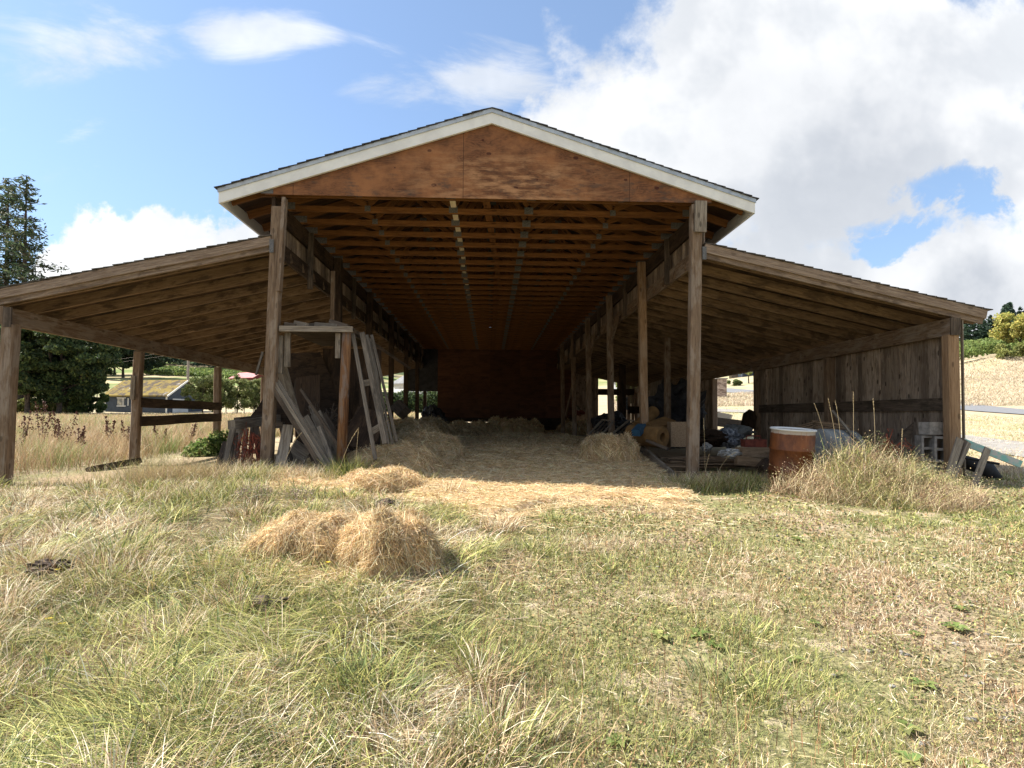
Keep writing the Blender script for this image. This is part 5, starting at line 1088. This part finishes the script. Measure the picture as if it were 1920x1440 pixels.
def pebbles():
    parts = []; rs = random.Random(4); V_, F_, C_ = [], [], []; bm = bmesh.new(); bmesh.ops.create_icosphere(bm, subdivisions=1, radius=1); bv = np.array([v.co[:] for v in bm.verts]); bf = np.array([[v.index for v in f.verts] for f in bm.faces]); bm.free()
    for k in range(200):
        yy = math.exp(rs.uniform(math.log(2.), math.log(8))); xx = rs.uniform(-.1, .95)*yy; r_ = rs.uniform(.006, .022)
        if fbm(np.array([xx]), np.array([yy]), 1., 91)[0] < .45: continue
        sc = np.array([rs.uniform(.8, 1.4), rs.uniform(.8, 1.2), rs.uniform(.35, .6)])*r_; g_ = rs.uniform(.2, .42); parts.append((bv*sc*(1+.2*rng.normal(size=(len(bv), 1)))+np.array([xx, yy, g1(xx, yy)+r_*.2]), bf, np.tile([g_, g_*.93, g_*.83], (len(bv), 1))))
    tag(npmesh('pebbles', *merge(parts), M['straw']), kind='stuff')
pebbles()
def long_grass():
    n = 250000; x, y = logY(n, 1.8, 9.5, 1.15); dn = fbm(x, y, 1.3, 41, 3)
    keep = bound(x, y) & ~((y > 6.7) & (x > -1.9)) & ~((y > 7.3) & (x > -2.4)) & ~((y > 7.7+.5*(fbm(x, y, .9, 77)-.5)) & (x > -7.2) & (x < -4.1)) & ~((y > 8.5) & (x > -6.9)) & (rng.random(n) < np.clip((dn-.34)*2.6, .04, .85)); x, y = x[keep], y[keep]; n = len(x)
    flow = fbm(x, y, .55, 51, 2)*9+1.; az = flow+rng.normal(size=n)*np.where(rng.random(n) < .6, .5, 1.9); gk = fbm(x, y, 1.5, 61, 5)+rng.normal(size=n)*.07+.06*(y < 4.6); g_ = gk > .49
    col = np.where(g_[:, None], pal(n, GRN, (2, 4, 2, 4), .38), pal(n, TAN, (3, 5, 2, 2), .33)); hh = .5+1.0*fbm(x, y, .7, 71, 2); L_ = rng.uniform(.05, .26, n)*hh
    mat_ = .09*np.clip(fbm(x, y, 1.9, 81, 3)-.35, 0, 1)*2; P_ = np.stack([x, y, gz(x, y)-.01+mat_*rng.uniform(0, 1, n)], -1); tag(npmesh('long_grass', *blades(P_, az, L_, .0036*np.maximum(1., y/3.5)*rng.uniform(.6, 1.5, n), np.clip(rng.normal(.80, .17, n), .1, .985), rng.uniform(.2, 1.0, n), col), M['blade']), kind='stuff')
long_grass()
def stems():
    n = 1500; x, y = logY(n, 2., 8.4); k = ((x < .3) | (rng.random(n) < .10)) & ~((y > 6.7) & (x > -2.2)) & (rng.random(n) < np.clip((fbm(x, y, 1.1, 101)-.38)*4, 0, 1)); x, y = x[k], y[k]; n = len(x); z = gz(x, y)
    az = rng.uniform(0, 6.28, n); L_ = rng.uniform(.16, .42, n); ln = rng.uniform(.05, .6, n); cv = rng.uniform(0, .25, n); col = pal(n, [(.66, .55, .36), (.48, .34, .20), (.34, .22, .13)], (3, 2, 1), .2)
    b1 = blades(np.stack([x, y, z], -1), az, L_, .0022*np.maximum(1, y/3.6), ln, cv, col)
    m_ = 7; t_ = np.tile(np.linspace(.78, 1., m_), n); L2, ln2, cv2, az2 = (np.repeat(q, m_) for q in (L_, ln, cv, az)); hor = L2*(ln2*t_+cv2*t_*t_); ver = L2*(np.sqrt(1-ln2**2)*t_-cv2*.55*t_**2.2)
    q = np.stack([np.repeat(x, m_)+np.cos(az2)*hor, np.repeat(y, m_)+np.sin(az2)*hor, np.repeat(z, m_)+ver], -1)+rng.normal(size=(n*m_, 3))*.003
    tag(npmesh('dry_stems', *merge([b1, leafquads(q, rng.uniform(.004, .009, n*m_), .4, np.repeat(col, m_, 0))]), M['blade']), kind='stuff')
    parts = []
    for k in range(46):
        yy = math.exp(random.uniform(math.log(2.2), math.log(7.2))); xx = random.uniform(-.75, .9)*yy; zz = g1(xx, yy); m2 = random.randint(7, 16); r_ = random.uniform(.04, .09)
        for j in range(m2):
            a = random.uniform(0, 6.28); L2 = r_*random.uniform(.6, 1.2); u = np.array([math.cos(a), math.sin(a), 0]); v = np.array([-u[1], u[0], 0])*L2*.28; up = np.array([0, 0, 1.]); o_ = np.array([xx, yy, zz+.004])
            V_ = np.array([o_, o_+u*L2*.45+v+up*L2*.35, o_+u*L2*.5+up*L2*.28, o_+u*L2*.45-v+up*L2*.35, o_+u*L2+up*L2*.22]); c_ = np.tile(pal(1, [(.17, .23, .07), (.24, .29, .09), (.34, .33, .12)], (2, 2, 1), .15), (5, 1))
            parts.append((V_, np.array([[0, 1, 2, 2], [0, 2, 3, 3], [1, 4, 2, 2], [2, 4, 3, 3]])[:, [0, 1, 2]], c_))
    V_, F_, c_ = merge(parts); tag(npmesh('broadleaf_weeds', V_, F_, c_, M['leaf']), kind='stuff')
stems()
def tufts():
    parts = []
    spots = []
    for _ in range(240):
        yy = math.exp(random.uniform(math.log(2.), math.log(8.3))); xx = random.uniform(-.95, .05)*yy
        spots.append((xx, yy, random.uniform(.06, .16), random.randint(50, 170), random.uniform(.10, .27), random.random()*.95))
    for px_, py_, Yd, nn, hh in ((1000, 1020, 5., 160, .10), (1140, 1060, 4.6, 150, .10), (1430, 1310, 2.9, 130, .17), (1340, 1290, 3., 110, .17), (1400, 1180, 3.5, 120, .12), (1040, 965, 6.1, 160, .12), (1190, 960, 6.2, 100, .1)):
        x_, y_ = px2(px_, py_, Yd); spots.append((x_, y_, .1, nn, hh, .1))
    for xx, yy, rd, nn, hh, kd in spots:
        x = xx+rng.normal(size=nn)*rd; y = yy+rng.normal(size=nn)*rd; az = np.arctan2(y-yy, x-xx)+rng.normal(size=nn)*.5; P_ = np.stack([x, y, gz(x, y)-.01], -1)
        col = pal(nn, GRN if kd < .55 else TAN, (3, 3, 2, 2)); parts.append(blades(P_, az, rng.uniform(.5, 1.1, nn)*hh, rng.uniform(.003, .0068, nn)*max(1, yy/4), rng.uniform(.05, .5, nn), rng.uniform(.1, .7, nn), col))
    tag(npmesh('grass_tufts', *merge(parts), M['blade']), kind='stuff')
tufts()
def zone(name, n, fx, cols, wts, Lr, wdt, lean=(.05, .5), curve=(.1, .6), gcols=None, gfrac=.0, seed=5, zoff=0.):
    x, y = fx(n); n = len(x); gk = (fbm(x, y, 1.2, seed, 3)+rng.normal(size=n)*.12) < gfrac; col = pal(n, cols, wts)
    if gcols: col = np.where(gk[:, None], pal(n, gcols, [1]*len(gcols)), col)
    P_ = np.stack([x, y, gz(x, y)+zoff-.01], -1); tag(npmesh(name, *blades(P_, rng.uniform(0, 6.28, n), rng.uniform(*Lr, n)*(.6+.8*fbm(x, y, .6, seed+1))*np.clip(1.25-y/60, .45, 1), wdt*np.maximum(1, y/7.)*rng.uniform(.7, 1.4, n), rng.uniform(*lean, n), rng.uniform(*curve, n), col), M['blade']), kind='stuff')
def f_field(n):
    y = np.exp(rng.uniform(np.log(8.5), np.log(62), n)); a = rng.uniform(-1.05, -.12, n); x = a*y; k = (x < -7.5) | (y > 30); k &= rng.random(n) < np.clip((y-8)/7, .12, 1); return x[k], y[k]
zone('dry_field_grass', 170000, f_field, [(.44, .31, .18), (.54, .41, .25), (.36, .24, .13), (.50, .42, .28)], (3, 3, 2, 2), (.3, .7), .004, (.02, .4), (.05, .5), [(.30, .33, .12), (.22, .28, .10)], .33)
def f_right(n):
    y = np.exp(rng.uniform(np.log(8), np.log(95), n)); a = rng.uniform(.2, 1.1, n); x = a*y; k = ((x > 7.6) | (y > 29)); return x[k], y[k]
zone('verge_grass', 90000, lambda n: (lambda x, y: (x[(y < 40) & (np.abs(np.hypot(x-31, 0)) > 3)], y[(y < 40) & (np.abs(np.hypot(x-31, 0)) > 3)]))(*f_right(n)), TAN, (3, 3, 2, 1), (.04, .12), .004, gcols=GRN, gfrac=.45, seed=15)
zone('dry_bank_grass', 110000, lambda n: (lambda x, y: (x[(y > 42) & (y < 76)], y[(y > 42) & (y < 76)]))(*f_right(n*3)), [(.46, .385, .28), (.54, .46, .34), (.38, .31, .21)], (3, 3, 2), (.3, .7), .0045, seed=16)
def f_left_inside(n):
    x = rng.uniform(-7.4, -2.6, n); y = rng.uniform(7.8, 14, n); k = rng.random(n) < np.where(y < 8.9, .9, np.where(x < -6.6, .5, .05)); return x[k], y[k]
zone('edge_grass', 5000, f_left_inside, TAN, (3, 3, 2, 1), (.1, .28), .004, gcols=GRN, gfrac=.5, seed=17)
def f_patch(cx, cy, sx, sy, ex=None):
    def f(n):
        x = cx+rng.normal(size=n)*sx; y = cy+rng.normal(size=n)*sy; k = np.ones(n, bool)
        if ex: k = (x > ex[0]) & (x < ex[1]) & (y > ex[2]) & (y < ex[3])
        return x[k], y[k]
    return f
c = px2(560, 905, 8.1); zone('post_grass', 7000, f_patch(c[0], c[1], .75, .22, (-4.3, -1.95, 7.3, 8.9)), TAN, (3, 3, 2, 1), (.12, .36), .004, gcols=GRN, gfrac=.62, seed=18)
c = px2(655, 900, 8.2); zone('post_grass', 700, f_patch(c[0], c[1], .12, .1), GRN, (3, 3, 2, 1), (.2, .42), .005, seed=19)
c = px2(330, 915, 8.1); zone('dry_tuft', 4500, f_patch(c[0], c[1], .35, .25), [(.40, .30, .17), (.48, .38, .22)], (1, 1), (.2, .42), .0035, gcols=GRN, gfrac=.35, seed=20)
c = px2(1345, 910, 8.3); zone('post_grass', 4200, f_patch(c[0], c[1], .38, .2), GRN, (3, 3, 2, 1), (.08, .28), .0045, gcols=TAN, gfrac=.42, seed=21)
c = px2(700, 935, 7.0); zone('post_grass', 1800, f_patch(-3.0, 6.7, .5, .3), GRN, (3, 3, 2, 1), (.1, .25), .0045, gcols=TAN, gfrac=.45, seed=22)
# tangled heap of dry weeds at the right
def weeds():
    n = 60000; x = rng.uniform(3.2, 7.0, n); y = rng.uniform(6.3, 8.7, n); e = ((x-4.95)/1.45)**2+((y-7.45)/1.0)**2+(fbm(x, y, 1.5, 39)-.5)*1.1; k = (e < .9) & (rng.random(n) < 1.3-e) & ~((x < 4.5) & (y > 7.7)) & ~((x > 5.95) & (y > 7.15)); x, y, e = x[k], y[k], e[k]; n = len(x)
    mound = (.66*np.exp(-((x-4.7)/.6)**2-((y-7.7)/.6)**2)+.24*np.exp(-((x-5.6)/.5)**2-((y-7.5)/.5)**2)+.16*np.exp(-((x-3.9)/.5)**2-((y-7.3)/.5)**2))*(.35+1.3*fbm(x, y, 2.8, 33)); gk = fbm(x, y, 1.6, 35, 3)+rng.normal(size=n)*.1; col = np.where((gk > .56)[:, None], pal(n, GRN, (3, 3, 2, 2)), pal(n, [(.52, .42, .25), (.68, .57, .37), (.36, .25, .15), (.28, .16, .11)], (3, 3, 2, 2), .3))
    P_ = np.stack([x, y, gz(x, y)+rng.uniform(0, 1, n)*mound-.02], -1); b1 = blades(P_, rng.uniform(0, 6.28, n), rng.uniform(.05, .32, n)*(.35+1.3*fbm(x, y, 1.9, 37))*np.where(x > 5.9, .5, 1), rng.uniform(.0025, .0055, n), rng.uniform(.1, .98, n), rng.uniform(.0, .9, n), col)
    # small seed flecks on fine twigs
    q = P_[rng.integers(0, n, 9000)]+np.stack([rng.normal(size=9000)*.08, rng.normal(size=9000)*.08, rng.uniform(.05, .28, 9000)], -1)
    b2 = leafquads(q, rng.uniform(.004, .009, 9000), .7, pal(9000, [(.55, .45, .25), (.42, .40, .18), (.35, .24, .14)], (3, 2, 2)))
    tag(npmesh('dry_weeds', *merge([b1, b2]), M['blade']), kind='stuff')
weeds()
def twiggy(cx, cy, n, r_, hgt, cols, name, lab, cat='weed'):
    zb = g1(cx, cy); parts = []; 
    m_ = n; a = rng.uniform(0, 6.28, m_); x = cx+rng.normal(size=m_)*r_*.4; y = cy+rng.normal(size=m_)*r_*.4; P_ = np.stack([x, y, np.full(m_, zb)], -1)
    parts.append(blades(P_, a, rng.uniform(.5, 1., m_)*hgt, np.full(m_, .004), rng.uniform(.05, .6, m_), rng.uniform(0, .3, m_), pal(m_, cols, [1]*len(cols))))
    k = n*9; th = rng.uniform(0, 6.28, k); rr_ = r_*np.sqrt(rng.uniform(0, 1, k)); q = np.stack([cx+np.cos(th)*rr_, cy+np.sin(th)*rr_, zb+hgt*rng.uniform(.35, 1.05, k)*(1-.35*(rr_/r_)**2)], -1)
    parts.append(leafquads(q, rng.uniform(.005, .012, k), .7, pal(k, cols, [1]*len(cols)))); return tag(npmesh(name, *merge(parts), M['blade'], origin=(cx, cy, zb)), lab, cat)
x_, y_ = px2(1640, 870, 8.1); twiggy(x_, y_, 160, .30, .75, [(.42, .42, .17), (.55, .48, .24)], 'umbel_weed', 'tall feathery yellow-green weed in front of the netting')
x_, y_ = px2(1600, 905, 7.6); twiggy(x_, y_, 160, .26, .42, [(.36, .22, .17), (.50, .38, .24)], 'umbel_weed', 'reddish brown branching weed in front of the plastic barrel')
x_, y_ = px2(1720, 900, 8.0); twiggy(x_, y_, 120, .24, .45, [(.50, .44, .22), (.38, .30, .16)], 'umbel_weed', 'sparse seeding weed in front of the concrete blocks')
x_, y_ = px2(475, 950, 6.5); twiggy(x_, y_, 90, .19, .19, [(.30, .22, .19), (.42, .33, .22), (.26, .27, .12)], 'heather_weed', 'low purplish weed behind the left front bale')
x_, y_ = px2(560, 945, 6.7); twiggy(x_, y_, 70, .18, .16, [(.32, .24, .20), (.44, .35, .24), (.26, .27, .12)], 'heather_weed', 'low purplish weed directly behind the front bales')
def stalk(pts, lab, sw=.012):
    mb = MB(); P_ = [at(*p) for p in pts]; c_ = [P_[0].lerp(P_[1], t_/8).lerp(P_[1].lerp(P_[2], t_/8), t_/8) for t_ in range(9)]; P_ = c_; mb.tube(P_, [.0019]*(len(P_)-1)+[.001], 4, cap=False, r=.8); tip = P_[-1]; d = (P_[-1]-P_[-2]).normalized()
    for k in range(26):
        q = tip-d*(.16*k/26); o_ = Vector((random.gauss(0, 1), random.gauss(0, 1), random.gauss(0, .6))).normalized()*random.uniform(.003, sw); e = o_.cross(d).normalized()*.004
        mb.face([q, q+o_*.5+e, q+o_+d*.014, q+o_*.5-e])
    return item(mb, 'seed_stalk', M['stalk'], lab, 'grass stalk', 'tall seeding grass stalks')
for pts, lab in ((([(1600, 890, 7.6), (1601, 810, 7.6), (1600, 735, 7.6)]), 'straight tallest seed stalk in front of the plank wall'), ([(1575, 880, 7.7), (1565, 800, 7.7), (1553, 748, 7.7)], 'arching seed stalk left of the tallest one'), ([(1580, 885, 7.7), (1577, 800, 7.7), (1566, 752, 7.7)], 'twin seed stalk just left of the tallest one'),
                 ([(1560, 880, 7.8), (1545, 800, 7.8), (1527, 757, 7.8)], 'outer left seed stalk above the barrel'), ([(1640, 885, 7.7), (1642, 800, 7.7), (1637, 748, 7.7)], 'seed stalk right of the tallest one'), ([(1690, 900, 7.6), (1690, 840, 7.6), (1692, 805, 7.6)], 'short seed stalk in front of the plywood scrap'),
                 ([(1322, 905, 8.2), (1322, 830, 8.2), (1319, 785, 8.2)], 'pale seed stalk right beside the right aisle post'), ([(1340, 905, 8.1), (1352, 860, 8.1), (1380, 848, 8.1)], 'nodding seed stalk in front of the board stack'), ([(1318, 910, 8.), (1322, 880, 8.), (1330, 852, 8.)], 'short upright seed stalk at the right aisle post'),
                 ([(632, 900, 8.), (645, 840, 8.), (672, 803, 8.)], 'nodding seed stalk crossing the round post'), ([(665, 900, 8.1), (668, 850, 8.1), (672, 805, 8.1)], 'green upright seed stalk right of the round post'), ([(520, 905, 8.), (545, 830, 8.), (565, 812, 8.)], 'pale seed stalk in front of the short wide board')): stalk(pts, lab)
# dandelion-like flowers
for px_, py_, Yd, lab in ((90, 1199, 3.55, 'yellow flower lower left, left of two'), (115, 1200, 3.5, 'yellow flower lower left, right of two'), (107, 1092, 4.2, 'yellow flower by the bare soil at the left'), (380, 944, 7., 'yellow flower near the dry tuft'), (615, 1055, 4.3, 'yellow flower in front of the left bale'), (775, 928, 6.9, 'yellow flower beside the black soil clod')):
    p_ = at(px_, py_, Yd); z_ = g1(p_.x, p_.y); root = thing('yellow_flower', lab, 'flower', (p_.x, p_.y, z_), 'yellow flowers'); top_ = max(p_.z, z_+.05)
    sub_of(root, MB().tube([(p_.x, p_.y, z_), (p_.x, p_.y, top_)], .0015, 4), 'stem', M['leafg'] if 'leafg' in M else M['barrelblue']); mb = MB()
    for k in range(14): a = k*.4488; mb.face([Vector((p_.x, p_.y, top_)), Vector((p_.x+math.cos(a-.15)*.018, p_.y+math.sin(a-.15)*.018, top_+.006)), Vector((p_.x+math.cos(a+.15)*.018, p_.y+math.sin(a+.15)*.018, top_+.006))])
    sub_of(root, mb, 'petals', M['yellow'])
